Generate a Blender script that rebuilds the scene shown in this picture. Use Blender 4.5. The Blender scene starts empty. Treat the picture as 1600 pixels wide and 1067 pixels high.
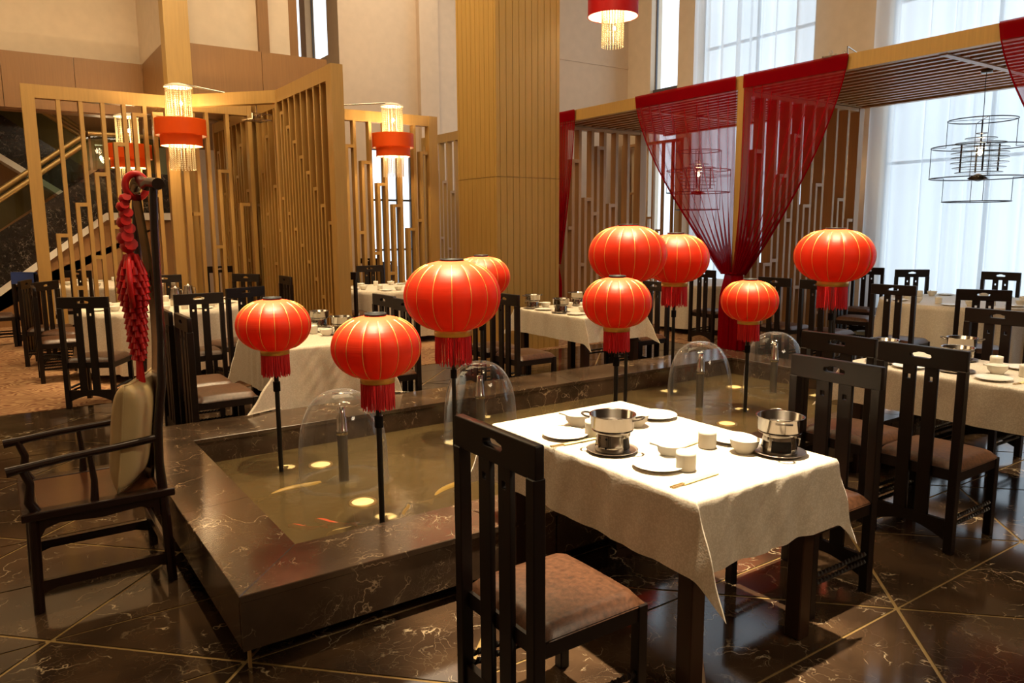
import bpy, bmesh, math, random
from math import sin, cos, pi, sqrt, atan2, radians, hypot
from mathutils import Vector, Matrix
random.seed(7)
S = bpy.context.scene
COL = S.collection

# ------------------------------------------------------------------ camera, sky, exposure
AZ, TH, RO = .9683, .15038, -.006124
fw = Vector((cos(AZ), sin(AZ), 0)); rt = Vector((sin(AZ), -cos(AZ), 0)); up = Vector((0, 0, 1))
F = fw*cos(TH)-up*sin(TH); U0 = fw*sin(TH)+up*cos(TH)
RT = rt*cos(RO)+U0*sin(RO); UP = U0*cos(RO)-rt*sin(RO)
cam_d = bpy.data.cameras.new('camera'); cam = bpy.data.objects.new('camera', cam_d); COL.objects.link(cam)
m = Matrix((RT, UP, -F)).transposed().to_4x4(); m.translation = Vector((0, 0, 1.65)); cam.matrix_world = m
cam_d.sensor_width = 36; cam_d.lens = 36*1179/1600; cam_d.clip_end = 200; cam_d.clip_start = .05
S.camera = cam
S.view_settings.view_transform = 'Standard'; S.view_settings.look = 'None'
S.view_settings.exposure = 0.0; S.view_settings.gamma = 1; S.view_settings.use_curve_mapping = False
W = bpy.data.worlds.new('sky'); S.world = W; W.use_nodes = True
W.node_tree.nodes['Background'].inputs[0].default_value = (.80, .90, 1, 1)
W.node_tree.nodes['Background'].inputs[1].default_value = 1.9
S.cycles.max_bounces = 8; S.cycles.transparent_max_bounces = 24; S.cycles.sample_clamp_indirect = 6
S.cycles.caustics_reflective = False; S.cycles.caustics_refractive = False

WARM = (1, .74, .42); WARM2 = (1, .80, .55)
def lamp(kind, name, loc, power, color=WARM, target=None, **kw):
    d = bpy.data.lights.new(name, kind); d.energy = power; d.color = color
    o = bpy.data.objects.new(name, d); COL.objects.link(o); o.location = loc
    for k, v in kw.items(): setattr(d, k, v)
    if target is not None:
        o.rotation_euler = (Vector(target)-Vector(loc)).to_track_quat('-Z', 'Y').to_euler()
    return o
def spot(loc, target, power, deg, blend=.5, color=WARM, size=.06):
    lamp('SPOT', 'ceiling_spotlight', loc, power, color, target, spot_size=radians(deg), spot_blend=blend, shadow_soft_size=size)
# ceiling downlights over the tables
spot((2.25, 2.35, 6.6), (2.25, 2.3, .75), 7000, 21, .6, WARM2)
spot((5.0, 2.3, 6.6), (5.05, 2.2, .75), 1500, 24, .6, WARM2)
spot((5.3, 6.35, 6.6), (5.3, 6.35, .75), 1500, 24, .6)
spot((2.2, 6.3, 6.6), (2.2, 6.3, .75), 1500, 24, .6)
spot((1.7, 9.6, 6.6), (1.7, 9.6, .75), 1500, 30, .6)
spot((1.7, 14.0, 3.5), (1.7, 14.0, .75), 300, 80, .6)
spot((5.1, 10.5, 6.6), (5.1, 10.5, .75), 1300, 28, .6)
# pool spotlights
for x, y, p in ((1.45, 4.1, 900), (2.75, 4.6, 800), (4.3, 4.45, 900), (5.4, 4.0, 900)):
    spot((x-.3, y-.5, 6.8), (x, y, 1.2), p, 34, .8)
# one narrow spotlight per lantern
for x, y, z, r in ((1.40, 4.62, 1.05, .225), (1.56, 3.47, 1.05, .225), (2.57, 4.45, 1.2, .33), (3.12, 4.95, 1.3, .225), (4.22, 4.49, 1.45, .315), (3.38, 3.69, 1.15, .23), (5.03, 4.74, 1.4, .3), (5.03, 3.92, 1.05, .23), (5.98, 3.80, 1.4, .33)):
    spot((x-.3, y-.4, 6.8), (x, y, z+.05), 21000, math.degrees(2*math.atan(r*.9/(6.75-z))), .7, (1, .88, .60))
# unseen area lights added as general warm fill for the hall
lamp('AREA', 'room_fill_panel', (0.5, 2.0, 7.3), 30, WARM, (0.5, 2.0, 0), shape='RECTANGLE', size=4, size_y=4)
lamp('AREA', 'room_fill_panel', (3.5, 8.5, 7.3), 240, WARM, (3.5, 8.5, 0), shape='RECTANGLE', size=5, size_y=4)
lamp('AREA', 'room_fill_panel', (-1.5, 10.5, 7.3), 180, WARM, (-1.5, 10.5, 0), shape='RECTANGLE', size=3, size_y=4)
lamp('AREA', 'room_fill_panel', (4.2, -2.8, 5.5), 130, WARM2, (2.6, 1.6, .6), shape='RECTANGLE', size=2, size_y=1)  # fill added behind the camera to lift the faces turned towards it
lamp('AREA', 'aimed_fill', (2.5, 8.5, 7.2), 120, WARM, (3.5, 15, 5.2), shape='RECTANGLE', size=3, size_y=1)  # added light, no fixture: brightens the upper back walls
lamp('AREA', 'aimed_fill', (3.2, 3.5, 7.2), 190, WARM, (6.2, 8.4, 2.5), shape='RECTANGLE', size=2, size_y=1)  # added light, no fixture: warms the near face of the column
lamp('AREA', 'room_fill_panel', (7.0, 13.0, 7.3), 90, WARM2, (7.0, 13.0, 0), shape='RECTANGLE', size=3, size_y=3)

# ------------------------------------------------------------------ materials
MAT = {}
def newmat(n):
    mt = bpy.data.materials.new(n); mt.use_nodes = True; MAT[n] = mt
    return mt, mt.node_tree.nodes, mt.node_tree.links, mt.node_tree.nodes['Principled BSDF']
def simple(n, c, rough=.5, metal=0, coat=0, spec=.5, sheen=0, bump=0, bscale=200, var=0, vscale=6):
    mt, N, L, B = newmat(n)
    B.inputs['Base Color'].default_value = (*c, 1); B.inputs['Roughness'].default_value = rough
    B.inputs['Metallic'].default_value = metal; B.inputs['Coat Weight'].default_value = coat
    B.inputs['Specular IOR Level'].default_value = spec; B.inputs['Sheen Weight'].default_value = sheen
    tc = N.new('ShaderNodeTexCoord')
    nz = N.new('ShaderNodeTexNoise'); nz.inputs['Scale'].default_value = bscale
    L.new(tc.outputs['Object'], nz.inputs['Vector'])
    if bump:
        bp = N.new('ShaderNodeBump'); bp.inputs['Strength'].default_value = bump; bp.inputs['Distance'].default_value = .002
        L.new(nz.outputs[0], bp.inputs['Height']); L.new(bp.outputs[0], B.inputs['Normal'])
    n2 = N.new('ShaderNodeTexNoise'); n2.inputs['Scale'].default_value = vscale
    L.new(tc.outputs['Object'], n2.inputs['Vector'])
    mx = N.new('ShaderNodeMix'); mx.data_type = 'RGBA'
    v = var or .08
    mx.inputs[6].default_value = (*[x*(1-v) for x in c], 1); mx.inputs[7].default_value = (*[min(1, x*(1+v)) for x in c], 1)
    L.new(n2.outputs[0], mx.inputs[0]); L.new(mx.outputs[2], B.inputs['Base Color'])
    return mt
def wood(n, c, rough=.4, grain=.18, coat=0):
    mt, N, L, B = newmat(n)
    g = N.new('ShaderNodeNewGeometry'); mp = N.new('ShaderNodeMapping'); mp.inputs['Scale'].default_value = (26, 26, 1.3)
    L.new(g.outputs['Position'], mp.inputs[0])
    nz = N.new('ShaderNodeTexNoise'); nz.inputs['Scale'].default_value = 1.6; nz.inputs['Detail'].default_value = 5
    L.new(mp.outputs[0], nz.inputs['Vector'])
    mx = N.new('ShaderNodeMix'); mx.data_type = 'RGBA'
    mx.inputs[6].default_value = (*[x*(1-grain) for x in c], 1); mx.inputs[7].default_value = (*[x*(1+grain) for x in c], 1)
    L.new(nz.outputs[0], mx.inputs[0]); L.new(mx.outputs[2], B.inputs['Base Color'])
    B.inputs['Roughness'].default_value = rough; B.inputs['Coat Weight'].default_value = coat
    if max(c) < .04: B.inputs['Specular IOR Level'].default_value = .32
    B.inputs['Coat Roughness'].default_value = .12
    return mt
def marble(n, base, dark, vein, rough, scale=1.0, wide=.012):
    mt, N, L, B = newmat(n)
    g = N.new('ShaderNodeNewGeometry')
    def noise(s, d=4):
        q = N.new('ShaderNodeTexNoise'); q.inputs['Scale'].default_value = s*scale; q.inputs['Detail'].default_value = d
        L.new(g.outputs['Position'], q.inputs['Vector']); return q
    n1 = noise(2.3, 6)
    add = N.new('ShaderNodeVectorMath'); add.operation = 'MULTIPLY_ADD'
    nd = noise(3.1, 5)
    L.new(nd.outputs['Color'], add.inputs[0]); add.inputs[1].default_value = (.55, .55, .55); L.new(g.outputs['Position'], add.inputs[2])
    def vein_mask(s, w, ms, lo, hi):
        v = N.new('ShaderNodeTexVoronoi'); v.feature = 'DISTANCE_TO_EDGE'; v.inputs['Scale'].default_value = s*scale
        L.new(add.outputs[0], v.inputs['Vector'])
        r = N.new('ShaderNodeMapRange'); r.inputs['From Min'].default_value = 0; r.inputs['From Max'].default_value = w
        r.inputs['To Min'].default_value = 1; r.inputs['To Max'].default_value = 0; L.new(v.outputs['Distance'], r.inputs['Value'])
        k = noise(ms, 3); r2 = N.new('ShaderNodeMapRange'); r2.inputs['From Min'].default_value = lo; r2.inputs['From Max'].default_value = hi
        L.new(k.outputs[0], r2.inputs['Value'])
        mu = N.new('ShaderNodeMath'); mu.operation = 'MULTIPLY'; L.new(r.outputs[0], mu.inputs[0]); L.new(r2.outputs[0], mu.inputs[1])
        return mu
    a = vein_mask(1.5, wide, 1.3, .50, .60); b = vein_mask(6.5, wide*3.2, 6.5, .56, .66); c_ = vein_mask(11, wide*3, 2.6, .45, .75)
    sm = N.new('ShaderNodeMath'); sm.operation = 'MULTIPLY_ADD'; sm.use_clamp = True
    s0 = N.new('ShaderNodeMath'); s0.operation = 'MULTIPLY_ADD'; L.new(c_.outputs[0], s0.inputs[0]); s0.inputs[1].default_value = .28; L.new(a.outputs[0], s0.inputs[2])
    L.new(b.outputs[0], sm.inputs[0]); sm.inputs[1].default_value = .75; L.new(s0.outputs[0], sm.inputs[2])
    mx = N.new('ShaderNodeMix'); mx.data_type = 'RGBA'; mx.inputs[6].default_value = (*dark, 1); mx.inputs[7].default_value = (*base, 1)
    r3 = N.new('ShaderNodeMapRange'); r3.inputs['From Min'].default_value = .35; r3.inputs['From Max'].default_value = .68
    L.new(n1.outputs[0], r3.inputs['Value']); L.new(r3.outputs[0], mx.inputs[0])
    m2 = N.new('ShaderNodeMix'); m2.data_type = 'RGBA'; L.new(mx.outputs[2], m2.inputs[6]); m2.inputs[7].default_value = (*vein, 1)
    L.new(sm.outputs[0], m2.inputs[0]); L.new(m2.outputs[2], B.inputs['Base Color'])
    B.inputs['Roughness'].default_value = rough
    return mt
def sheet(n, c, trans=.4, transl=.5, rough=.6, stripes=0):
    """woven see-through cloth: transparent weave + translucent + diffuse"""
    mt, N, L, B = newmat(n); out = N['Material Output']
    N.remove(B)
    d = N.new('ShaderNodeBsdfDiffuse'); d.inputs[0].default_value = (*c, 1)
    t = N.new('ShaderNodeBsdfTranslucent'); t.inputs[0].default_value = (*c, 1)
    p = N.new('ShaderNodeBsdfTransparent')
    m1 = N.new('ShaderNodeMixShader'); m1.inputs[0].default_value = transl; L.new(d.outputs[0], m1.inputs[1]); L.new(t.outputs[0], m1.inputs[2])
    m2 = N.new('ShaderNodeMixShader'); L.new(m1.outputs[0], m2.inputs[1]); L.new(p.outputs[0], m2.inputs[2])
    lw = N.new('ShaderNodeLayerWeight'); lw.inputs[0].default_value = .35
    r = N.new('ShaderNodeMapRange'); r.inputs['To Min'].default_value = trans; r.inputs['To Max'].default_value = trans*.2
    L.new(lw.outputs['Facing'], r.inputs['Value']); L.new(r.outputs[0], m2.inputs[0])
    L.new(m2.outputs[0], out.inputs[0]); return mt
def glassy(n, tint, ior=1.33, rough=.02, strength=1.0, rim_highlight=0, rim_color=(1, 1, 1)):
    mt, N, L, B = newmat(n); out = N['Material Output']; N.remove(B)
    p = N.new('ShaderNodeBsdfTransparent'); p.inputs[0].default_value = (*tint, 1)
    g = N.new('ShaderNodeBsdfGlossy'); g.inputs['Roughness'].default_value = rough
    fr = N.new('ShaderNodeFresnel'); fr.inputs[0].default_value = ior
    mu = N.new('ShaderNodeMath'); mu.operation = 'MULTIPLY'; mu.inputs[1].default_value = strength; mu.use_clamp = True
    gm = N.new('ShaderNodeNewGeometry'); bf = N.new('ShaderNodeMath'); bf.operation = 'SUBTRACT'; bf.inputs[0].default_value = 1; L.new(gm.outputs['Backfacing'], bf.inputs[1])
    mb_ = N.new('ShaderNodeMath'); mb_.operation = 'MULTIPLY'; L.new(fr.outputs[0], mb_.inputs[0]); L.new(bf.outputs[0], mb_.inputs[1])
    L.new(mb_.outputs[0], mu.inputs[0])
    m1 = N.new('ShaderNodeMixShader'); L.new(mu.outputs[0], m1.inputs[0]); L.new(p.outputs[0], m1.inputs[1]); L.new(g.outputs[0], m1.inputs[2])
    last = m1
    if rim_highlight:
        d = N.new('ShaderNodeBsdfDiffuse'); d.inputs[0].default_value = (*rim_color, 1)
        m2 = N.new('ShaderNodeMixShader'); lw = N.new('ShaderNodeLayerWeight'); lw.inputs[0].default_value = .5; pw = N.new('ShaderNodeMath'); pw.operation = 'POWER'; pw.inputs[1].default_value = 3; L.new(lw.outputs['Facing'], pw.inputs[0]); pm = N.new('ShaderNodeMath'); pm.operation = 'MULTIPLY_ADD'; pm.inputs[1].default_value = rim_highlight; pm.inputs[2].default_value = rim_highlight*.06; L.new(pw.outputs[0], pm.inputs[0]); L.new(pm.outputs[0], m2.inputs[0]); L.new(m1.outputs[0], m2.inputs[1]); L.new(d.outputs[0], m2.inputs[2]); last = m2  # diffuse white grows towards grazing edges, painting in rim highlights
    L.new(last.outputs[0], out.inputs[0]); return mt
def emit(n, c, s):
    mt, N, L, B = newmat(n); B.inputs['Base Color'].default_value = (*c, 1)
    B.inputs['Emission Color'].default_value = (*c, 1); B.inputs['Emission Strength'].default_value = s; return mt

marble('marble', (.072, .042, .022), (.026, .015, .009), (.55, .44, .28), .10, 1.15, .009)
marble('pool_marble', (.105, .066, .040), (.046, .029, .018), (.48, .36, .22), .17, 1.5, .010)
marble('stair_marble', (.022, .017, .014), (.010, .008, .007), (.5, .45, .38), .2, 2.2, .012)
simple('brass', (.46, .31, .12), .35, .6)
wood('honey_wood', (.47, .285, .075), .42)
wood('screen_wood', (.45, .265, .075), .42)
wood('brown_wood', (.27, .135, .045), .45)
wood('pavilion_wood', (.40, .215, .085), .35)
wood('black_wood', (.010, .0052, .0038), .38, .3, .0)
wood('table_wood', (.035, .015, .007), .35, .3)
wood('rosewood', (.016, .006, .004), .24, .35, .25)
wood('rosewood_panel', (.065, .022, .008), .2, .35, .3)
simple('leather', (.080, .034, .016), .36, bump=.25, bscale=260, var=.95, vscale=55)
simple('cream_wall', (.72, .60, .46), .8, bump=.1)
simple('plaster', (.68, .54, .40), .8, bump=.1)
simple('grey_metal', (.10, .10, .11), .4, .5)
simple('white_paint', (.8, .77, .7), .5)
simple('ceiling_paint', (.30, .22, .14), .7)
simple('steel', (.50, .46, .40), .20, 1)
simple('brushed_steel', (.55, .50, .44), .42, 1)
simple('chrome', (.30, .27, .235), .14, 1)
simple('dark_steel', (.12, .10, .08), .3, .8)
simple('pipe_metal', (.22, .20, .17), .3, .7)
simple('porcelain', (.82, .79, .70), .22)
simple('black', (.006, .005, .0045), .6, spec=.1)
simple('black_metal', (.02, .018, .016), .4, .4)
simple('gold', (.80, .46, .10), .35, .7, bump=.4, bscale=120)
simple('gold_thread', (.95, .62, .16), .35, .5)
simple('fringe_red', (.66, .012, .016), .55)
simple('ornament_red', (.62, .010, .010), .36)
simple('cushion_cloth', (.54, .40, .19), .42, bump=.2, var=.12)
simple('paper_sleeve', (.80, .66, .28), .6)
simple('koi_orange', (.75, .10, .02), .3)
simple('koi_gold', (.50, .33, .08), .3)
simple('blue_light_patch', (.03, .07, .30), .7)
simple('lining', (.85, .78, .62), .7)
glassy('window_glass', (.97, .99, 1), 1.45)
glassy('rail_glass', (.62, .72, .66), 1.45)
glassy('fountain_water', (.94, .95, .96), 1.33, .06, 1.8, .30, (.75, .77, .82))
glassy('clear_glass', (.9, .9, .88), 1.5, .02, 1.5)
glassy('foam', (.97, .97, .97), 1.33, .3, .6, .10, (.7, .66, .55))
emit('bulb', (1, .82, .5), 14)
emit('pool_lamp_glow', (1, .75, .30), .55)
sheet('red_sheer', (.36, .002, .009), .36, .45)
sheet('red_hem', (.38, .003, .010), .10, .5)
sheet('white_sheer', (.84, .88, .91), .26, .72)
# crystal strands
mt, N, L, B = newmat('crystal'); B.inputs['Base Color'].default_value = (.95, .86, .62, 1); B.inputs['Roughness'].default_value = .15
B.inputs['Subsurface Weight'].default_value = 0
out = N['Material Output']; t = N.new('ShaderNodeBsdfTranslucent'); t.inputs[0].default_value = (1, .9, .68, 1)
ms = N.new('ShaderNodeMixShader'); ms.inputs[0].default_value = .5; L.new(B.outputs[0], ms.inputs[1]); L.new(t.outputs[0], ms.inputs[2]); L.new(ms.outputs[0], out.inputs[0])
# lantern silk / lamp shade
def silk(n, c, tr, c2):
    mt, N, L, B = newmat(n); out = N['Material Output']
    B.inputs['Base Color'].default_value = (*c, 1); B.inputs['Roughness'].default_value = .46; B.inputs['Specular IOR Level'].default_value = .35
    t = N.new('ShaderNodeBsdfTranslucent'); t.inputs[0].default_value = (*c2, 1)
    tc = N.new('ShaderNodeTexCoord'); wv = N.new('ShaderNodeTexNoise'); mp = N.new('ShaderNodeMapping'); mp.inputs['Scale'].default_value = (3, 3, 90)
    L.new(tc.outputs['Object'], mp.inputs[0]); L.new(mp.outputs[0], wv.inputs['Vector']); wv.inputs['Scale'].default_value = 1.2
    bp = N.new('ShaderNodeBump'); bp.inputs['Strength'].default_value = .25; bp.inputs['Distance'].default_value = .006
    L.new(wv.outputs[0], bp.inputs['Height']); L.new(bp.outputs[0], B.inputs['Normal'])
    ms = N.new('ShaderNodeMixShader'); ms.inputs[0].default_value = tr
    L.new(B.outputs[0], ms.inputs[1]); L.new(t.outputs[0], ms.inputs[2]); L.new(ms.outputs[0], out.inputs[0])
silk('lantern_silk', (.80, .046, .010), .26, (.90, .012, .006))
silk('shade_cloth', (.80, .14, .02), .62, (1.0, .30, .03))
silk('shade_cloth_red', (.62, .02, .02), .45, (.85, .03, .03))
# damask tablecloth
def damask(n, c, c2):
    mt, N, L, B = newmat(n); g = N.new('ShaderNodeNewGeometry')
    v = N.new('ShaderNodeTexVoronoi'); v.inputs['Scale'].default_value = 130; L.new(g.outputs['Position'], v.inputs['Vector'])
    nz = N.new('ShaderNodeTexNoise'); nz.inputs['Scale'].default_value = 60; nz.inputs['Detail'].default_value = 3; L.new(g.outputs['Position'], nz.inputs['Vector'])
    ad = N.new('ShaderNodeMath'); ad.operation = 'MULTIPLY'; L.new(v.outputs['Distance'], ad.inputs[0]); L.new(nz.outputs[0], ad.inputs[1])
    r = N.new('ShaderNodeMapRange'); r.inputs['From Min'].default_value = .12; r.inputs['From Max'].default_value = .30; L.new(ad.outputs[0], r.inputs['Value'])
    mx = N.new('ShaderNodeMix'); mx.data_type = 'RGBA'; mx.inputs[6].default_value = (*c, 1); mx.inputs[7].default_value = (*c2, 1)
    L.new(r.outputs[0], mx.inputs[0]); L.new(mx.outputs[2], B.inputs['Base Color'])
    rr = N.new('ShaderNodeMapRange'); rr.inputs['To Min'].default_value = .38; rr.inputs['To Max'].default_value = .6; L.new(r.outputs[0], rr.inputs['Value']); L.new(rr.outputs[0], B.inputs['Roughness'])
    bp = N.new('ShaderNodeBump'); bp.inputs['Strength'].default_value = .3; bp.inputs['Distance'].default_value = .002; L.new(ad.outputs[0], bp.inputs['Height']); L.new(bp.outputs[0], B.inputs['Normal'])
    B.inputs['Sheen Weight'].default_value = .15
damask('table_linen', (.74, .66, .54), (.62, .54, .42))
# carpet
mt, N, L, B = newmat('carpet'); g = N.new('ShaderNodeNewGeometry'); w = N.new('ShaderNodeTexWave'); w.wave_type = 'RINGS'
mp = N.new('ShaderNodeMapping'); mp.inputs['Scale'].default_value = (1, 1, 0); L.new(g.outputs['Position'], mp.inputs[0])
nz = N.new('ShaderNodeTexNoise'); nz.inputs['Scale'].default_value = 3; L.new(mp.outputs[0], nz.inputs['Vector'])
ad = N.new('ShaderNodeVectorMath'); ad.operation = 'MULTIPLY_ADD'; ad.inputs[1].default_value = (.8, .8, 0); L.new(nz.outputs['Color'], ad.inputs[0]); L.new(mp.outputs[0], ad.inputs[2])
L.new(ad.outputs[0], w.inputs['Vector']); w.inputs['Scale'].default_value = 4.5; w.inputs['Distortion'].default_value = 7
mx = N.new('ShaderNodeMix'); mx.data_type = 'RGBA'; mx.inputs[6].default_value = (.20, .075, .028, 1); mx.inputs[7].default_value = (.44, .26, .12, 1)
L.new(w.outputs[0], mx.inputs[0]); L.new(mx.outputs[2], B.inputs['Base Color']); B.inputs['Roughness'].default_value = .95
# pond bed + water
simple('pond_bed', (.14, .10, .045), .7, var=.5, vscale=2.2)
mt, N, L, B = newmat('pond_water'); out = N['Material Output']; N.remove(B)
p = N.new('ShaderNodeBsdfTransparent'); p.inputs[0].default_value = (.80, .72, .48, 1)
d = N.new('ShaderNodeBsdfDiffuse'); d.inputs[0].default_value = (.18, .128, .055, 1)
gl = N.new('ShaderNodeBsdfGlossy'); gl.inputs['Roughness'].default_value = .17
fr = N.new('ShaderNodeFresnel'); fr.inputs[0].default_value = 1.33
g = N.new('ShaderNodeNewGeometry'); nz = N.new('ShaderNodeTexNoise'); nz.inputs['Scale'].default_value = 5; nz.inputs['Detail'].default_value = 3; L.new(g.outputs['Position'], nz.inputs['Vector'])
bp = N.new('ShaderNodeBump'); bp.inputs['Strength'].default_value = .25; bp.inputs['Distance'].default_value = .03; L.new(nz.outputs[0], bp.inputs['Height']); L.new(bp.outputs[0], gl.inputs['Normal']); L.new(bp.outputs[0], fr.inputs['Normal'])
m1 = N.new('ShaderNodeMixShader'); m1.inputs[0].default_value = .72; L.new(p.outputs[0], m1.inputs[1]); L.new(d.outputs[0], m1.inputs[2])
m2 = N.new('ShaderNodeMixShader'); L.new(fr.outputs[0], m2.inputs[0]); L.new(m1.outputs[0], m2.inputs[1]); L.new(gl.outputs[0], m2.inputs[2]); L.new(m2.outputs[0], out.inputs[0])

# ------------------------------------------------------------------ mesh helpers
class MB:
    def __init__(s): s.v = []; s.f = []; s.sm = []
    def add(s, vs, fs, smooth=False):
        o = len(s.v); s.v += [tuple(v) for v in vs]; s.f += [tuple(i+o for i in f) for f in fs]; s.sm += [smooth]*len(fs); return s
    def box(s, x0, x1, y0, y1, z0, z1, M=None, taper=0):
        vs = [Vector((x, y, z)) for z in (z0, z1) for y in (y0, y1) for x in (x0, x1)]
        if M: vs = [M@v for v in vs]
        return s.add(vs, [(0, 2, 3, 1), (4, 5, 7, 6), (0, 1, 5, 4), (2, 6, 7, 3), (0, 4, 6, 2), (1, 3, 7, 5)])
    def bar(s, a, b, w, h=None, upv=(0, 0, 1)):
        a = Vector(a); b = Vector(b); d = (b-a); L_ = d.length; d.normalize(); u = Vector(upv)
        if abs(d.dot(u)) > .98: u = Vector((0, 1, 0))
        x = d.cross(u).normalized(); y = x.cross(d); h = h or w
        vs = [p+x*i*w/2+y*j*h/2 for p in (a, b) for j in (-1, 1) for i in (-1, 1)]
        return s.add(vs, [(0, 2, 3, 1), (4, 5, 7, 6), (0, 1, 5, 4), (2, 6, 7, 3), (0, 4, 6, 2), (1, 3, 7, 5)])
    def tube(s, pts, r, n=10, closed=False, caps=True):
        pts = [Vector(p) for p in pts]; k = len(pts); rs = r if isinstance(r, (list, tuple)) else [r]*k
        ref = None; rings = []
        for i, p in enumerate(pts):
            if closed: d = pts[(i+1) % k]-pts[i-1]
            else: d = pts[min(i+1, k-1)]-pts[max(i-1, 0)]
            d.normalize()
            if ref is None: ref = Vector((0, 0, 1)) if abs(d.z) < .9 else Vector((1, 0, 0))
            x = ref-d*ref.dot(d); x.normalize(); ref = x; y = d.cross(x)
            rings.append([p+(x*cos(2*pi*j/n)+y*sin(2*pi*j/n))*rs[i] for j in range(n)])
        vs = [v for R_ in rings for v in R_]; fs = []
        for i in range(k if closed else k-1):
            a = i*n; b = ((i+1) % k)*n
            for j in range(n): fs.append((a+j, a+(j+1) % n, b+(j+1) % n, b+j))
        s.add(vs, fs, True)
        if caps and not closed:
            s.add(rings[0], [tuple(range(n))[::-1]]); s.add(rings[-1], [tuple(range(n))])
        return s
    def lathe(s, prof, n=32, c=(0, 0, 0), smooth=True, fn=None):
        vs = []; k = len(prof)
        for (r, z) in prof:
            for j in range(n):
                a = 2*pi*j/n; rr = fn(r, z, a) if fn else r
                vs.append((c[0]+rr*cos(a), c[1]+rr*sin(a), c[2]+z))
        fs = [(i*n+j, i*n+(j+1) % n, (i+1)*n+(j+1) % n, (i+1)*n+j) for i in range(k-1) for j in range(n)]
        return s.add(vs, fs, smooth)
    def grid(s, nu, nv, fn, smooth=True):
        vs = [fn(i/nu, j/nv) for j in range(nv+1) for i in range(nu+1)]; w = nu+1
        return s.add(vs, [(j*w+i, j*w+i+1, (j+1)*w+i+1, (j+1)*w+i) for j in range(nv) for i in range(nu)], smooth)
    def prism(s, poly, axis, t0, t1):
        """poly: 2-D points; extruded along axis ('x' -> points are (y,z), 'y' -> (x,z), 'z' -> (x,y))"""
        k = len(poly); mk = {'x': lambda p, t: (t, p[0], p[1]), 'y': lambda p, t: (p[0], t, p[1]), 'z': lambda p, t: (p[0], p[1], t)}[axis]
        vs = [mk(p, t0) for p in poly]+[mk(p, t1) for p in poly]
        return s.add(vs, [tuple(range(k)), tuple(range(2*k-1, k-1, -1))]+[(i, i+k, (i+1) % k+k, (i+1) % k) for i in range(k)])
    def mesh(s, name, mat, bevel=0, seg=1):
        me = bpy.data.meshes.new(name); me.from_pydata(s.v, [], s.f)
        me.polygons.foreach_set('use_smooth', s.sm)
        bm = bmesh.new(); bm.from_mesh(me)
        bmesh.ops.remove_doubles(bm, verts=bm.verts, dist=1e-6) if bevel else None
        if bevel:
            bmesh.ops.recalc_face_normals(bm, faces=bm.faces)
            es = [e for e in bm.edges if len(e.link_faces) == 2 and e.calc_face_angle(0) > .6]
            bmesh.ops.bevel(bm, geom=es, offset=bevel, segments=seg, profile=.5, affect='EDGES', clamp_overlap=True)
        else: bmesh.ops.recalc_face_normals(bm, faces=bm.faces)
        bm.to_mesh(me); bm.free()
        me.materials.append(MAT[mat]); return me
    def build(s, name, mat, parent=None, bevel=0, seg=1, loc=None, label=None):
        return put(name, s.mesh(name, mat, bevel, seg), parent, loc, label)
def put(name, me, parent=None, loc=None, label=None, rotz=None):
    o = bpy.data.objects.new(name, me); COL.objects.link(o)
    if parent is not None: o.parent = parent
    if loc is not None: o.location = loc
    if rotz is not None: o.rotation_euler = (0, 0, rotz)
    if label: o['label'] = label
    return o
def tag(o, label, cat, group=None):
    o['label'] = label; o['category'] = cat
    if group: o['group'] = group
    return o
def thing(name, label, cat, loc=(0, 0, 0), rotz=0, group=None):
    o = bpy.data.objects.new(name, None); COL.objects.link(o); o.location = loc; o.rotation_euler = (0, 0, rotz); o.empty_display_size = .1
    return tag(o, label, cat, group)
def struct(o): o['kind'] = 'structure'; return o
def stuff(o): o['kind'] = 'stuff'; return o
KIDS = {}
def kids(o): return [c for c in bpy.data.objects if c.parent == o]
def copy_tree(root, loc, rotz, label=None, group=None):
    if root.name not in KIDS: KIDS[root.name] = [(c, kids(c)) for c in kids(root)]
    r = root.copy(); COL.objects.link(r); r.location = loc; r.rotation_euler = (0, 0, rotz)
    if label: r['label'] = label
    if group: r['group'] = group
    for ch, gs in KIDS[root.name]:
        c = ch.copy(); COL.objects.link(c); c.parent = r
        for g_ in gs:
            d_ = g_.copy(); COL.objects.link(d_); d_.parent = c
    return r
class Proto:
    """first use moves the original, later uses copy it with its parts"""
    def __init__(s, root): s.root = root; s.used = False
    def place(s, loc, rotz, label, group=None):
        if not s.used:
            s.used = True; KIDS[s.root.name] = [(c, kids(c)) for c in kids(s.root)]
            s.root.location = loc; s.root.rotation_euler = (0, 0, rotz); s.root['label'] = label
            if group: s.root['group'] = group
            return s.root
        return copy_tree(s.root, loc, rotz, label, group)
def plate_holes(outer, holes, axis, thick, off=0, bevel=.003):
    """board with holes cut through, from 2-D outlines; outline in (x,z), thickness along y"""
    cu = bpy.data.curves.new('outline', 'CURVE'); cu.dimensions = '2D'; cu.fill_mode = 'BOTH'; cu.extrude = thick/2-bevel; cu.bevel_depth = bevel; cu.bevel_resolution = 1
    for poly in [outer]+holes:
        sp = cu.splines.new('POLY'); sp.points.add(len(poly)-1); sp.use_cyclic_u = True
        for q, p_ in zip(sp.points, poly): q.co = (p_[0], p_[1], 0, 1)
    cu.offset = -bevel
    ob = bpy.data.objects.new('outline', cu); COL.objects.link(ob); bpy.context.view_layer.update()
    me = bpy.data.meshes.new_from_object(ob.evaluated_get(bpy.context.evaluated_depsgraph_get()))
    bpy.data.objects.remove(ob); bpy.data.curves.remove(cu)
    me.transform(Matrix.Translation((0, off, 0))@Matrix.Rotation(pi/2, 4, 'X'))
    me.materials.clear(); return me
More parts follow.
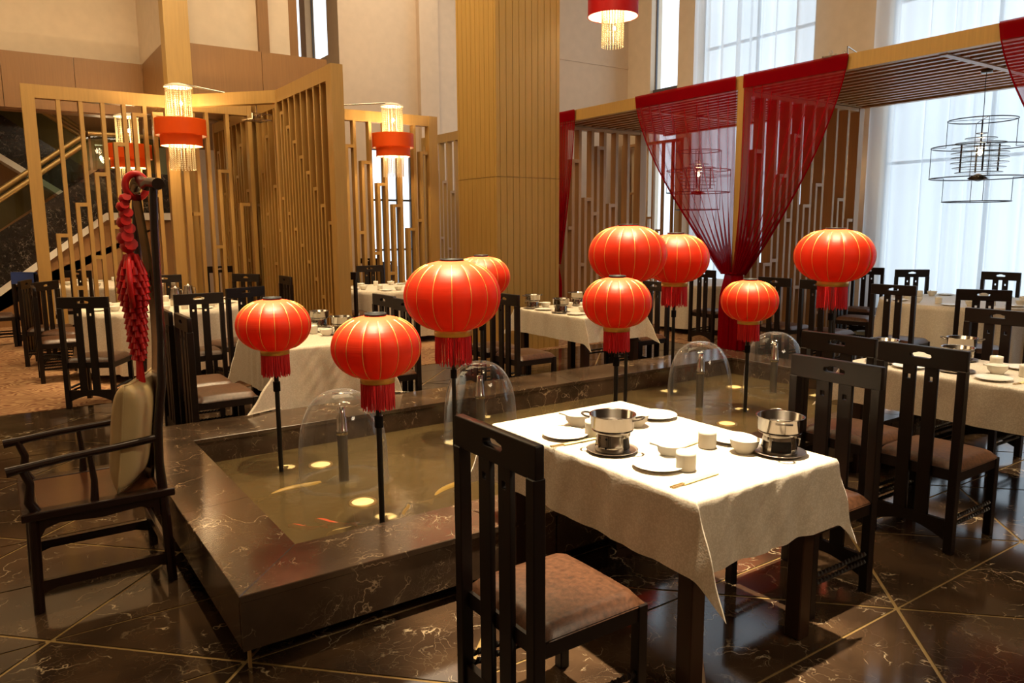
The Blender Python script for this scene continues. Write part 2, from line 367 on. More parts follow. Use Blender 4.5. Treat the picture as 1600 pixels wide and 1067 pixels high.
def rrect(x0, x1, z0, z1, r, n=4):
    pts = []
    for cx, cz, a0 in ((x1-r, z1-r, 0), (x0+r, z1-r, 90), (x0+r, z0+r, 180), (x1-r, z0+r, 270)):
        for i in range(n+1):
            a = radians(a0+90*i/n); pts.append((cx+r*cos(a), cz+r*sin(a)))
    return pts

# ------------------------------------------------------------------ SETTING: floor
YC = 8.05
def flat(name, x0, x1, y0, y1, z0, z1, mat): return struct(MB().box(x0, x1, y0, y1, z0, z1).build(name, mat))
floor = flat('floor', -4, 11.6, -4, YC, -.12, -.004, 'brass')
# triangular marble slabs between brass inlay lines, period 1.22 m along X, rows 0.61 m
g2 = .0075
def tri_mesh(upw):
    h = .61
    P = [(-.61, 0), (.61, 0), (0, h)] if upw else [(-.61, h), (0, 0), (.61, h)]
    c = Vector((sum(p[0] for p in P)/3, sum(p[1] for p in P)/3)); k = 1-g2/.1788*.7
    P = [((p[0]-c.x)*k+c.x, (p[1]-c.y)*k+c.y) for p in P]
    return MB().prism(P, 'z', -.012, 0).mesh('tile', 'marble')
TU, TD = tri_mesh(True), tri_mesh(False)
nt = 0
rows = range(-3, 9)
for k in rows:
    y = 2.805+.61*k
    for i in range(-3, 10):
        x = .675+1.22*i+(.61 if k % 2 else 0)
        for me_t, xc in ((TU, x+.61), (TD, x)):
            if xc < -1.6 or xc > 11 or y+.61 > YC: continue
            if 1.4 < xc < 5.8 and 3.3 < y < 4.6: continue      # under the pool
            put('tile', me_t, floor, (xc, y, 0)); nt += 1
ylow = 2.805-.61*3
MB().box(-4, 11.6, -4, ylow-.004, -.012, 0).build('floor_slab', 'marble', floor)
MB().box(-4, 11.6, 2.805+.61*8+.002, YC, -.012, -.0005).build('floor_slab', 'marble', floor)
MB().box(-4, -1.75, ylow, 2.805+.61*8, -.012, -.0005).build('floor_slab', 'marble', floor)
cp = flat('floor.001', -4, 11.6, YC, 17.4, -.12, .004, 'carpet'); cp['label'] = 'patterned tan carpet at the back of the hall'
struct(MB().box(8.0, 11.1, 6.75, YC, .0005, .004).build('floor.002', 'carpet'))
# walls
flat('wall_left', -4.2, -4, -4, 17.4, 0, 7.5, 'cream_wall')
flat('wall_front', -4.2, 11.6, -4.2, -4, 0, 7.5, 'cream_wall')
flat('ceiling', -4.2, 11.6, -4.2, 17.4, 7.5, 7.6, 'ceiling_paint')
wb = flat('wall_back', -4.2, 6.1, 17.2, 17.4, 0, 7.5, 'brown_wood')
# far hall wall with tall window behind the screen, wall with side window
wf = struct(MB().box(6.15, 6.75, 15.0, 15.25, 0, 7.5).box(7.75, 11.6, 15, 15.25, 0, 7.5).box(6.75, 7.75, 15, 15.25, 3.3, 7.5).box(6.75, 7.75, 15, 15.25, 0, .12).build('wall_far', 'plaster'))
MB().box(7.9, 8.35, 14.86, 15.0, 0, 7.5).build('pilaster', 'plaster', wf)
struct(MB().box(6.15, 6.35, 15.25, 15.6, 0, 7.5).box(6.15, 6.35, 16.85, 17.2, 0, 7.5).box(6.15, 6.35, 15.6, 16.85, 0, 5.2).build('wall_side', 'plaster'))
struct(MB().box(3.0, 4.3, 17.14, 17.2, 0, 3.3).build('wall_back.001', 'plaster'))
wn = struct(MB().box(9.35, 11.2, 12.0, 12.2, 0, 7.5).build('wall_nook', 'plaster'))
MB().box(9.35, 11.2, 11.985, 12.0, 4.85, 4.90).build('wall_moulding', 'plaster', wn)
# window wall
XW = 11.2
ww = struct(MB().box(XW, XW+.3, 11.35, 12.2, 0, 7.5).box(XW, XW+.3, 10.1, 10.62, 0, 7.5).box(XW, XW+.3, 6.45, 7.68, 0, 7.5)
            .box(XW, XW+.3, -4, .6, 0, 7.5).box(XW, XW+.3, .6, 12, 7.2, 7.5).box(XW, XW+.3, .6, 12, 0, .25).build('wall_right', 'cream_wall'))
def window(idx, x, y0, y1, z0, z1, nv, nh, along='y'):
    w_ = thing('window_%d' % idx, '', 'window'); del w_['label']; del w_['category']; struct(w_)
    def bx(u0, u1, a0, a1, v0, v1):
        return MB().box(x+a0, x+a1, u0, u1, v0, v1) if along == 'y' else MB().box(u0, u1, x+a0, x+a1, v0, v1)
    for q in range(nv+1):
        u = y0+(y1-y0)*q/nv; bx(max(y0, u-.022), min(y1, u+.022), .135, .175, z0, z1).build('mullion', 'grey_metal', w_)
    for q in range(nh+1):
        z = z0+(z1-z0)*q/nh; bx(y0, y1, .13, .19, max(z0, z-.022), min(z1, z+.022)).build('window_bar', 'grey_metal', w_)
    for q in range(nv):
        ya = y0+(y1-y0)*q/nv; yb = y0+(y1-y0)*(q+1)/nv
        for r_ in range(nh):
            za = z0+(z1-z0)*r_/nh; zb = z0+(z1-z0)*(r_+1)/nh
            bx(ya+.03, yb-.03, .155, .163, za+.03, zb-.03).build('pane', 'window_glass', w_)
    return w_
w1 = window(1, XW, 10.62, 11.35, .25, 7.2, 1, 1)
MB().box(XW+.08, XW+.2, 10.62, 11.35, 4.0, 4.35).build('spandrel', 'grey_metal', w1)
window(2, XW, 7.68, 10.1, .25, 7.2, 2, 3)
window(3, XW, .6, 6.45, .25, 7.2, 4, 3)
window(4, 15.0, 6.75, 7.75, .12, 3.3, 3, 3, 'x')
window(5, 6.15, 15.6, 16.85, 5.2, 7.5, 1, 1)
for (nm, loc, r_, sx, sy) in (('a', (XW+.25, 3.5, 3.7), (0, radians(90), 0), 7, 5.9), ('b', (XW+.25, 8.9, 3.7), (0, radians(90), 0), 7, 2.4)):
    d = bpy.data.lights.new('window_portal', 'AREA'); d.shape = 'RECTANGLE'; d.size = sx; d.size_y = sy; d.cycles.is_portal = True
    o = bpy.data.objects.new('window_portal', d); COL.objects.link(o); o.location = loc; o.rotation_euler = r_
# white sheer curtains
def white_curtain(label, x, y0, y1, z0, z1, folds, seed):
    rr = random.Random(seed); ph = [rr.uniform(0, 6.28) for _ in range(6)]
    n = int(folds*14)
    def f(u, v):
        y = y0+(y1-y0)*u; a = u*folds*2*pi
        a += 1.3*sin(u*folds*1.3+ph[0])+.3*sin(3*v+ph[3])
        return (x+.085*sin(a)*(1+.4*sin(u*11+ph[1]))+.022*sin(2.3*a+ph[2]), y+.02*cos(a), z1+(z0-z1)*v)
    c = MB().grid(n, 8, f).build('white_curtain', 'white_sheer'); return tag(c, label, 'curtain')
white_curtain('tall white sheer curtain across the big window at the right', 11.02, .4, 6.48, .03, 7.15, 17, 3)
white_curtain('narrower white sheer curtain behind the middle red drapes', 11.02, 7.62, 10.0, .03, 7.15, 8, 4)

# ------------------------------------------------------------------ mezzanine, column, stairs
mz = thing('mezzanine_balcony', 'brown wooden balcony front running above the screens and stairs', 'balcony')
for a, b in ((-2.0, -.8), (-.8, .42), (.42, 1.45), (1.45, 2.5)):
    MB().box(a+.004, b-.004, 15.0, 15.06, 3.62, 4.5).build('panel', 'brown_wood', mz)
for a, b in ((12.95, 13.9), (13.9, 15.0)):
    MB().box(2.5, 2.56, a+.004, b-.004, 3.62, 4.5).build('panel', 'brown_wood', mz)
for a, b in ((2.85, 3.95), (3.95, 5.06)):
    MB().box(a+.004, b-.004, 12.9, 12.96, 3.62, 4.5).build('panel', 'brown_wood', mz)
MB().box(5.0, 5.06, 12.96, 15, 3.62, 4.5).build('panel', 'brown_wood', mz)
MB().box(-2, 2.5, 15.06, 15.4, 3.6, 3.75).box(2.56, 5.0, 12.96, 15.2, 3.6, 3.75).build('balcony_slab', 'brown_wood', mz)
MB().box(2.485, 2.845, 12.85, 13.15, 0, 7.5).build('pillar', 'honey_wood', mz)
MB().box(4.05, 4.22, 13.3, 13.45, 3.75, 7.5).build('pillar', 'brown_wood', mz)
struct(MB().box(-4, 2.6, 15.3, 15.45, 4.3, 7.5).box(2.52, 2.62, 13.1, 15.4, 4.45, 7.5).build('wall_upper', 'cream_wall'))
struct(MB().box(2.86, 4.6, 13.4, 13.5, 4.3, 7.5).build('wall_upper.001', 'cream_wall'))
struct(MB().box(4.6, 4.75, 13.4, 15.2, 4.3, 7.5).build('wall_upper.002', 'brown_wood'))

# wooden column, built of boards
CX0, CX1, CY0, CY1 = 5.416, 6.433, 8.2, 9.16
cl = thing('wood_column', 'tall square column clad in honey wooden boards behind the pool', 'column', (CX0, CY0, 0))
MB().box(.012, CX1-CX0-.012, .012, CY1-CY0-.012, 0, 7.5).build('core', 'brown_wood', cl)
def boards(n, L_, z0, z1, axis, edge):
    w = (L_-edge*2)/n
    cuts = [(0, edge)]+[(edge+i*w, edge+(i+1)*w) for i in range(n)]+[(L_-edge, L_)]
    for a, b in cuts:
        if axis == 'x': MB().box(a+.004, b-.004, 0, .022, z0, z1).build('board', 'honey_wood', cl)
        else: MB().box(0, .022, a+.004, b-.004, z0, z1).build('board', 'honey_wood', cl)
for z0, z1 in ((0, 2.287), (2.293, 7.5)):
    boards(9, CX1-CX0, z0, z1, 'x', .06); boards(8, CY1-CY0, z0, z1, 'y', .05)

# stairs
st = thing('staircase', 'dark marble staircase with glass sides and gold handrails behind the left screen', 'staircase', (0, 15.5, 0))
def slab(pts, y0, y1, name, mat): MB().prism(pts, 'y', y0, y1).build(name, mat, st)
sl = (1.95-.68)/1.7
zl = lambda x, z0: z0+sl*(x-.1)
slab([(-1.2, zl(-1.2, .55)), (1.8, zl(1.8, .55)), (2.9, zl(1.8, .55)), (2.9, zl(1.8, .68)), (1.8, zl(1.8, .68)), (-1.2, zl(-1.2, .68))], -.08, 1.0, 'stringer', 'white_paint')
slab([(-1.2, zl(-1.2, .68)), (1.8, zl(1.8, .68)), (2.9, 1.95), (2.9, 2.65), (1.75, 2.72), (-1.2, zl(-1.2, 1.62))], -.05, .02, 'marble_side', 'stair_marble')
slab([(-1.2, zl(-1.2, 1.62)), (1.62, 2.70), (1.62, zl(1.6, 2.15)), (-1.2, zl(-1.2, 2.15))], -.02, -.005, 'glass_side', 'rail_glass')
slab([(1.66, 2.70), (2.9, 2.65), (2.9, 3.28), (1.66, 3.28)], -.02, -.005, 'glass_side', 'rail_glass')
for dz, dy in ((2.20, -.02), (2.05, -.1)):
    MB().tube([(-1.2, dy, zl(-1.2, dz)), (1.55, dy, zl(1.55, dz))], .045, 10).build('handrail', 'brass', st)
MB().tube([(1.62, -.02, 3.33), (2.9, -.02, 3.33)], .045, 10).build('handrail', 'brass', st)
s2 = -.70
z2 = lambda x, z0: z0+s2*(x-.44)
slab([(-1.2, z2(-1.2, 2.9)), (1.66, z2(1.66, 2.9)), (1.66, z2(1.66, 3.62)), (-1.2, z2(-1.2, 3.62))], .86, .94, 'marble_side', 'stair_marble')
slab([(-1.2, z2(-1.2, 2.78)), (1.66, z2(1.66, 2.78)), (1.66, z2(1.66, 2.9)), (-1.2, z2(-1.2, 2.9))], .80, 1.5, 'stringer', 'white_paint')
slab([(-1.2, z2(-1.2, 3.62)), (1.66, z2(1.66, 3.62)), (1.66, z2(1.66, 4.2)), (-1.2, z2(-1.2, 4.2))], .89, .905, 'glass_side', 'rail_glass')
for dz, dy in ((4.32, .90), (4.16, .80)):
    MB().tube([(-1.2, dy, z2(-1.2, dz)), (1.70, dy, z2(1.70, dz))], .045, 10).build('handrail', 'brass', st)
slab([(-1.2, 0), (2.9, 0), (2.9, 1.83), (1.8, zl(1.8, .55)), (-1.2, zl(-1.2, .55))], .02, .12, 'under_panel', 'brown_wood')

# ------------------------------------------------------------------ lattice screens
def lattice(label, p0, p1, h, n, caps, post0=.15, post1=.15, wood_='screen_wood', w=.05, d=.12, head=.17, cat='screen', low=1.15, back=None):
    p0 = Vector((*p0, 0)); p1 = Vector((*p1, 0)); v = p1-p0; Lh = v.length
    o = thing('lattice_screen', label, cat, p0, atan2(v.y, v.x))
    if post0: MB().box(0, post0, -.075, .075, 0, h).build('post', wood_, o)
    if post1: MB().box(Lh-post1, Lh, -.075, .075, 0, h).build('post', wood_, o)
    MB().box(post0, Lh-post1, -.065, .065, h-head, h).build('header', wood_, o)
    MB().box(post0, Lh-post1, -.05, .05, 0, .08).build('foot_rail', wood_, o)
    span = Lh-post0-post1; sp = span/n
    if back:
        for z0_, z1_ in ((.08, 2.29), (2.30, h-head)): MB().box(post0, Lh-post1, back-.012, back+.012, z0_, z1_).build('backing_board', 'brown_wood', o)
    full = MB().box(-w/2, w/2, -d/2, d/2, .08, h-head).mesh('slat', wood_)
    for i in range(1, n): put('slat', full, o, (post0+i*sp, 0, 0))
    for i in range(n):
        xa = post0+i*sp; xb = xa+sp; xm = xa+sp*.47
        za = caps(i, n)
        if za is None: continue
        za = min(za, h-head-.12); zb = za-low
        MB().box(xm-w/2, xm+w/2, -d/2, d/2, .08, za).build('short_slat', wood_, o)
        MB().box(xm-w/2, xb-w/2, -d/2, d/2, za, za+w).build('crosspiece', wood_, o)
        if zb > .3: MB().box(xa+w/2, xm-w/2, -d/2, d/2, zb, zb+w).build('crosspiece', wood_, o)
    return o
HS = 3.55
lattice('wooden lattice screen in front of the marble stairs', (.53, 12.15), (2.42, 12.15), HS, 6, lambda i, n: 1.55+.42*i)
hd = thing('entrance_header', 'slanted wooden beam joining the two big lattice screens', 'beam', (2.40, 12.07, 0), atan2(10.85-12.07, 3.52-2.40))
MB().box(0, 1.655, -.065, .065, HS-.17, HS).build('header', 'screen_wood', hd)
lattice('large wooden lattice screen seen edge-on left of the column', (3.54, 10.86), (3.54, 8.73), HS, 8, lambda i, n: 3.2-.215*i, .08, .17, w=.042, back=.062)
lattice('wooden lattice screen deep behind the slanted beam', (2.50, 12.32), (3.54, 12.32), HS, 3, lambda i, n: 3.0-.5*i, .08, .06)
lattice('wooden lattice side screen receding behind the slanted beam', (3.66, 14.9), (3.66, 10.98), HS, 13, lambda i, n: 3.0-.25*((i*3) % 5), .08, .08, w=.045, back=.062)
lattice('wooden lattice screen in front of the tall back window', (4.42, 11.95), (6.62, 11.95), HS, 7, lambda i, n: (3.0, 2.95, 2.70, 2.35, 2.0, 1.6, 2.9)[i], .12, .17)
lattice('narrow wooden lattice screen at left edge of the column', (7.95, 14.85), (7.95, 12.1), HS, 8, lambda i, n: 3.0-.22*i, .1, .1)

# ------------------------------------------------------------------ pavilion by the windows
PX = 8.2; PB = 10.95; ZT, ZB = 3.55, 3.38
pv = thing('pavilion_canopy', 'long slatted wooden canopy with posts along the windows', 'canopy')
MB().box(PX-.05, PX+.05, -1.5, 10.62, ZB, ZT).build('beam', 'honey_wood', pv)
MB().box(PB-.1, PB, -1.5, 10.62, ZB-.02, ZT).build('beam', 'pavilion_wood', pv)
ns = 13
sm_ = MB().box(-.034, .034, -1.5, 10.55, ZB, ZB+.09).mesh('slat', 'pavilion_wood')
for i in range(ns): put('slat', sm_, pv, (PX+.17+(PB-PX-.4)*i/(ns-1), 0, 0))
for y in (-.5, 1.9, 4.15, 6.62, 8.6, 10.5):
    MB().box(PX+.05, PB-.1, y-.04, y+.04, ZB-.012, ZB+.07).build('rafter', 'pavilion_wood', pv)
MB().box(PX+.05, PB-.1, -1.5, 10.6, ZB+.10, ZB+.13).build('roof_board', 'pavilion_wood', pv)
for y in (1.9, 6.62, 10.55):
    MB().box(PX-.05, PX+.05, y-.05, y+.05, 0, ZB).build('post', 'honey_wood', pv)
lattice('wooden lattice partition running from the red curtain post to the windows', (PX+.06, 6.66), (PB-.02, 6.66), ZB-.02, 9, lambda i, n: (2.6, 1.1, 2.3, 2.85, 1.9, 2.2, 1.5, 2.0, 1.7)[i], .06, .12, 'pavilion_wood', .045, .15, .05)
lattice('wooden lattice partition at the far end, right of the column', (PX+.1, 10.5), (10.22, 10.5), ZB-.02, 6, lambda i, n: (2.75, 2.1, 3.0, 2.0, 1.5, 1.2)[i], .06, .14, 'pavilion_wood', .06, .13, .05)
lattice('low stepped lattice in front of the narrow window', (11.05, 11.9), (11.05, 10.2), 3.3, 6, lambda i, n: 2.3-.25*i, .08, .08, 'pavilion_wood', .04, .06, .05)

# red sheer drapes tied to the posts
ZTIE = 1.02
def drape(label, ytop0, ytop1, ypost, sgn, p_=1.9):
    """hangs from ytop0 (outer) to ytop1 (at the post), gathered at the post"""
    o = thing('red_drape', label, 'curtain', (PX, ypost, 0))
    x = -.075
    def surf(u, v, xo=0):
        yt = ytop0+(ytop1-ytop0)*u-ypost
        ye = sgn*(.16-.14*u)
        s = v**1.48
        y = yt+(ye-yt)*s
        a = .012+.045*v**1.5
        xx = x+xo+a*sin(u*9*2*pi+1.5*sin(u*7)+v*2)*(.5+.5*v)
        return (xx, y, ZT-.01+(ZTIE-ZT)*v)
    MB().grid(110, 34, surf).build('sheer', 'red_sheer', o)
    MB().grid(60, 3, lambda u, v: (x-.012, (ytop0+(ytop1-ytop0)*u-ypost)*(1-.012*v), ZT+.005-.17*v)).build('hem', 'red_hem', o)
    MB().tube([Vector(surf(0, i/20, -.004)) for i in range(21)], [.006+.01*(i/20) for i in range(21)], 6).build('edge_fold', 'red_hem', o)
    def tail(u, v):
        a = u*2*pi; r = .055+.05*min(1, v*3)+.018*sin(a*9)*min(1, v*3)
        return (x+.02+r*.8*cos(a), sgn*.07+1.2*r*sin(a), ZTIE*(1-v)+.01)
    MB().grid(72, 10, tail).build('gathered_tail', 'red_hem', o)
    MB().tube([(x+.02+.055*cos(a), sgn*.07+.07*sin(a), ZTIE) for a in [2*pi*i/16 for i in range(16)]], .014, 6, True).build('tie_cord', 'red_hem', o)
drape('red sheer drape left of the gold post, showing the white curtain behind', 8.53, 6.68, 6.62, 1)
drape('red sheer drape right of the gold post, in front of the lattice', 5.13, 6.56, 6.62, -1)
drape('red sheer drape cut by the right edge of the picture', 3.58, 1.96, 1.9, 1)
drape('red sheer drape partly hidden behind the column', 9.95, 10.5, 10.55, -1)

# ------------------------------------------------------------------ pool
PX0, PX1, PY0, PY1 = .65, 6.62, 2.74, 5.55; IX0, IX1, IY0, IY1 = .98, 6.25, 3.09, 5.06; RZ = .30; WZ = .13
pool = thing('fish_pool', 'low dark marble fish pool with a wide stone rim in the middle', 'pool', (0, 0, 0))
def mitre_slabs(cuts, quad):
    for a, b in zip(cuts[:-1], cuts[1:]):
        MB().prism([quad(a, 0), quad(b, 0), quad(b, 1), quad(a, 1)], 'z', RZ-.03, RZ).build('rim_stone', 'pool_marble', pool, .003)
lp = lambda a, b, t: a+(b-a)*t
e = .0012
mitre_slabs([0, .27, .54, .78, 1], lambda t, s: (lp(PX0, PX1, t)*(1-s)+lp(IX0, IX1, t)*s, PY0*(1-s)+IY0*s))
mitre_slabs([0, .2, .4, .6, .8, 1], lambda t, s: (lp(PX0, PX1, t)*(1-s)+lp(IX0, IX1, t)*s, PY1*(1-s)+IY1*s))
mitre_slabs([0, .36, .68, 1], lambda t, s: (PX0*(1-s)+IX0*s, lp(PY0, PY1, t)*(1-s)+lp(IY0, IY1, t)*s))
mitre_slabs([0, .5, 1], lambda t, s: (PX1*(1-s)+IX1*s, lp(PY0, PY1, t)*(1-s)+lp(IY0, IY1, t)*s))
i_ = .004
def side(x0, x1, y0, y1, z0, z1, nm, mat='pool_marble'): MB().box(x0, x1, y0, y1, z0, z1).build(nm, mat, pool)
for k in range(4): side(PX0+i_+k*(PX1-PX0)/4+e, PX0-i_+(k+1)*(PX1-PX0)/4-e, PY0+i_, PY0+.03, .075, RZ-.03, 'outer_stone'); side(PX0+i_+k*(PX1-PX0)/4+e, PX0-i_+(k+1)*(PX1-PX0)/4-e, PY1-.03, PY1-i_, .075, RZ-.03, 'outer_stone')
for k in range(2):
    a = PY0+.03+k*(PY1-PY0-.06)/2; b = a+(PY1-PY0-.06)/2
    side(PX0+i_, PX0+.03, a+e, b-e, .075, RZ-.03, 'outer_stone'); side(PX1-.03, PX1-i_, a+e, b-e, .075, RZ-.03, 'outer_stone')
side(IX0-.02, IX1+.02, IY1+i_, IY1+.03, .02, RZ-.03, 'inner_wall'); side(IX0-.02, IX1+.02, IY0-.03, IY0-i_, .02, RZ-.03, 'inner_wall')
side(IX0-.03, IX0-i_, IY0, IY1, .02, RZ-.03, 'inner_wall'); side(IX1+i_, IX1+.03, IY0, IY1, .02, RZ-.03, 'inner_wall')
MB().box(PX0+.12, PX1-.12, PY0+.12, IY0-.03, .0, RZ-.03).box(PX0+.12, PX1-.12, IY1+.03, PY1-.12, .0, RZ-.03).box(PX0+.12, IX0-.03, IY0-.03, IY1+.03, 0, RZ-.03).box(IX1+.03, PX1-.12, IY0-.03, IY1+.03, 0, RZ-.03).build('recessed_base', 'black', pool)
MB().box(IX0-.02, IX1+.02, IY0-.02, IY1+.02, .004, .022).build('pond_bed', 'pond_bed', pool)
MB().grid(40, 20, lambda u, v: (lp(IX0-.004, IX1+.004, u), lp(IY0-.004, IY1+.004, v), WZ)).build('water', 'pond_water', pool)
MB().box(.672, .684, 2.752, 2.764, 0, .08).build('corner_foot', 'brass', pool)

# ------------------------------------------------------------------ lanterns
def make_lantern(R, H, zc, label):
    """R radius, H body height, zc body centre above the pond bed"""
    o = thing('red_lantern', label, 'lantern')
    zt = H/2; prof = []
    rmin_t, rmin_b = .22*R, .36*R
    n = 26
    at_ = math.acos(min(1, (rmin_t/R)**(1/.80))); ab = math.acos((rmin_b/R)**(1/.80))
    for i in range(n+1):
        a = -ab+(at_+ab)*i/n
        prof.append((R*cos(a)**.80, zt*sin(a)/sin(at_)))
    G = 16
    def gore(r, z, a):
        k = (a*G/(2*pi)) % 1; k = min(k, 1-k); return r*(1-.022*math.exp(-(k/.09)**2))
    sh = MB().lathe(prof, 128, (0, 0, zc), True, gore).build('shade', 'lantern_silk', o)
    rib = MB().tube([(r*.985+.001, 0, zc+z) for r, z in prof[2:-3]], .0022*(R/.225)**.5, 4, caps=False).mesh('rib', 'gold_thread')
    for j in range(G): put('rib', rib, sh, rotz=2*pi*j/G)
    zb = zc+prof[0][1]
    MB().lathe([(rmin_t*.92, zc+zt-.004), (rmin_t*1.12, zc+zt), (rmin_t*1.12, zc+zt+.014), (rmin_t*.9, zc+zt+.014), (rmin_t*.9, zc+zt-.004)], 32).build('top_ring', 'black', o)
    MB().lathe([(rmin_t*1.15, zc+zt-.003), (rmin_t*1.75, zc+zt*.945)], 16, fn=lambda r, z, a: r*(1+.12*sin(8*a)) if r > rmin_t*1.5 else r).build('gold_paper', 'gold', o)
    MB().lathe([(rmin_b*1.02, zb+.012), (rmin_b*1.08, zb), (rmin_b*1.08, zb-.12*R), (rmin_b*1.0, zb-.12*R)], 40).build('gold_collar', 'gold', o)
    fm = MB(); rr = random.Random(3); fl = .60*R
    for ring, nn in ((1.02, 90), (.93, 70)):
        for j in range(nn):
            a = 2*pi*(j+rr.uniform(-.2, .2))/nn; r = rmin_b*ring; L_ = fl*rr.uniform(.9, 1.04); a2 = a+rr.uniform(-.05, .05); r2 = r*rr.uniform(.96, 1.06)
            fm.bar((r*cos(a), r*sin(a), zb-.115*R), (r2*cos(a2), r2*sin(a2), zb-.115*R-L_), .0042, .003)
    stuff(fm.build('fringe', 'fringe_red', o))
    po = MB().tube([(0, 0, 0), (0, 0, zc+zt-.02)], .0145, 12).build('pole', 'black_metal', o)
    MB().tube([(0, 0, zb-.12*R-fl-.10), (0, 0, zb-.12*R-fl-.04)], .022, 12).build('clamp', 'black', po)
    for s_ in (-1, 1): MB().bar((0, 0, zc+zt), (s_*rmin_t, 0, zc+zt), .006).build('top_spoke', 'black', o)
    return o
BZ = .022
lanterns = [
 (.225, .315, 1.065, (1.40, 4.62), 'small red silk lantern nearest the marble corner by the armchair, leftmost on the pool'),
 (.225, .315, 1.06, (1.56, 3.47), 'small red silk lantern on the pole right at the front rim of the pool'),
 (.33, .475, 1.19, (2.57, 4.45), 'big red silk lantern left of centre, in front of another lantern'),
 (.225, .315, 1.27, (3.12, 4.95), 'red silk lantern mostly hidden behind the big left lantern'),
 (.315, .45, 1.43, (4.22, 4.49), 'big red silk lantern right of the column, right above a smaller one'),
 (.228, .33, 1.155, (3.38, 3.69), 'small red silk lantern just under the big lantern right of the column'),
 (.30, .43, 1.365, (5.03, 4.74), 'red silk lantern half behind the big one, left of the red drapes'),
 (.228, .33, 1.05, (5.03, 3.92), 'small red silk lantern standing between the two right fountains'),
 (.33, .45, 1.39, (5.98, 3.80), 'big red silk lantern by the lattice, rightmost on the pool'),
]
for R, H, zc, xy, lb in lanterns:
    o = make_lantern(R, H, zc-BZ, lb); o.location = (*xy, BZ); o.rotation_euler = (0, 0, random.uniform(0, .39)); o['group'] = 'red lanterns on poles in the pool'

# fountains
def make_fountain():
    o = thing('bell_fountain', '', 'fountain')
    MB().tube([(0, 0, 0), (0, 0, .40)], .030, 16).build('pipe', 'pipe_metal', o)
    MB().lathe([(.0, .395), (.036, .395), (.036, .425), (.031, .43), (.031, .50), (.022, .52), (.022, .565), (.0, .568)], 20).build('nozzle', 'steel', o)
    MB().lathe([(.0, .645), (.03, .648), (.05, .652), (.05, .657), (.0, .66)], 24).build('spray_cap', 'steel', o)
    H = .67; R = .265
    prof = []
    for i in range(22):
        a = pi/2*i/21
        prof.append((.01+(R-.01)*sin(a)**.85, .11+(H-.11)*cos(a)**.62))
    prof[0] = (.004, H)
    rr = random.Random(2)
    MB().lathe(prof, 72, fn=lambda r, z, a: r*(1+.010*sin(7*a)*(r/R)+.006*sin(19*a+1)*(r/R)**2)).build('water_dome', 'fountain_water', o)
    MB().lathe([(R*.9, .108), (R*1.0, .118), (R*1.1, .108)], 48, fn=lambda r, z, a: r*(1+.03*sin(9*a)+.02*sin(23*a))).lathe([(.032, .113), (.075, .118), (.10, .109)], 32, fn=lambda r, z, a: r*(1+.08*sin(5*a))).build('splash', 'foam', o)
    return o
fp = Proto(make_fountain())
for x, y, lb in ((1.66, 4.23, 'bell-shaped water fountain between the two leftmost lanterns'), (2.85, 4.56, 'bell-shaped water fountain behind the back of the front dining chair'),
                 (4.85, 4.25, 'bell-shaped water fountain behind the far corner of the front table'), (5.83, 4.24, 'bell-shaped water fountain farthest right, near the lattice')):
    fp.place((x, y, BZ), random.uniform(0, 3), lb, 'bell fountains in the pool')
# pool lamps and fish
def make_pool_lamp():
    o = thing('pool_lamp', '', 'lamp')
    MB().lathe([(.0, .0), (.05, .0), (.055, .06), (.078, .08), (.078, .114), (.062, .114), (.062, .112)], 32).build('housing', 'brass', o)
    MB().lathe([(.0, .116), (.062, .112)], 32).build('lens', 'pool_lamp_glow', o)
    return o
plp = Proto(make_pool_lamp())
for x, y, lb in ((1.6, 3.81, 'round yellow underwater lamp between the front lantern pole and its fountain'), (1.65, 4.6, 'round yellow underwater lamp beside the leftmost lantern pole'),
                 (5.73, 4.6, 'round yellow underwater lamp in the far right corner of the pool'), (4.60, 3.75, 'round yellow underwater lamp just behind the front table'), (3.05, 4.62, 'round pale underwater lamp at the foot of the second fountain')):
    plp.place((x, y, BZ), 0, lb, 'underwater lamps')
def make_fish(mat, L_):
    o = thing('koi_fish', '', 'fish')
    pts = [(-L_*.5+L_*t, .02*sin(t*5), 0) for t in [i/10 for i in range(11)]]
    MB().tube(pts, [L_*.16*sqrt(max(.004, (t*(1.12-t))))*(1-.3*(1-t)) for t in [i/10 for i in range(11)]], 10).build('body', mat, o)
    MB().prism([(-L_*.48, 0), (-L_*.74, L_*.13), (-L_*.66, 0), (-L_*.74, -L_*.13)], 'z', -.004, .004).build('tail', mat, o)
    MB().prism([(L_*.12, L_*.06), (-L_*.02, L_*.18), (L_*.0, L_*.06)], 'z', -.003, .003).prism([(L_*.12, -L_*.06), (-L_*.02, -L_*.18), (L_*.0, -L_*.06)], 'z', -.003, .003).build('fin', mat, o)
    return o
for x, y, a, mt_, L_, lb in ((1.22, 3.69, 2.6, 'koi_orange', .17, 'orange fish nearest the front left inner corner of the pool'), (1.36, 3.66, 2.4, 'koi_orange', .20, 'orange fish left of the front lantern pole'),
                             (1.34, 3.52, .4, 'koi_gold', .18, 'golden fish close to the front inner wall'), (1.36, 4.27, .2, 'koi_gold', .34, 'large golden fish below the leftmost lantern'),
                             (2.12, 3.74, .5, 'koi_gold', .36, 'large golden fish under the big left lantern'), (1.74, 3.55, 1.2, 'koi_gold', .22, 'golden fish just right of the front lantern pole')):
    f = make_fish(mt_, L_); f.location = (x, y, .118); f.rotation_euler = (0, 0, a); f['label'] = lb; f['group'] = 'fish in the pool'
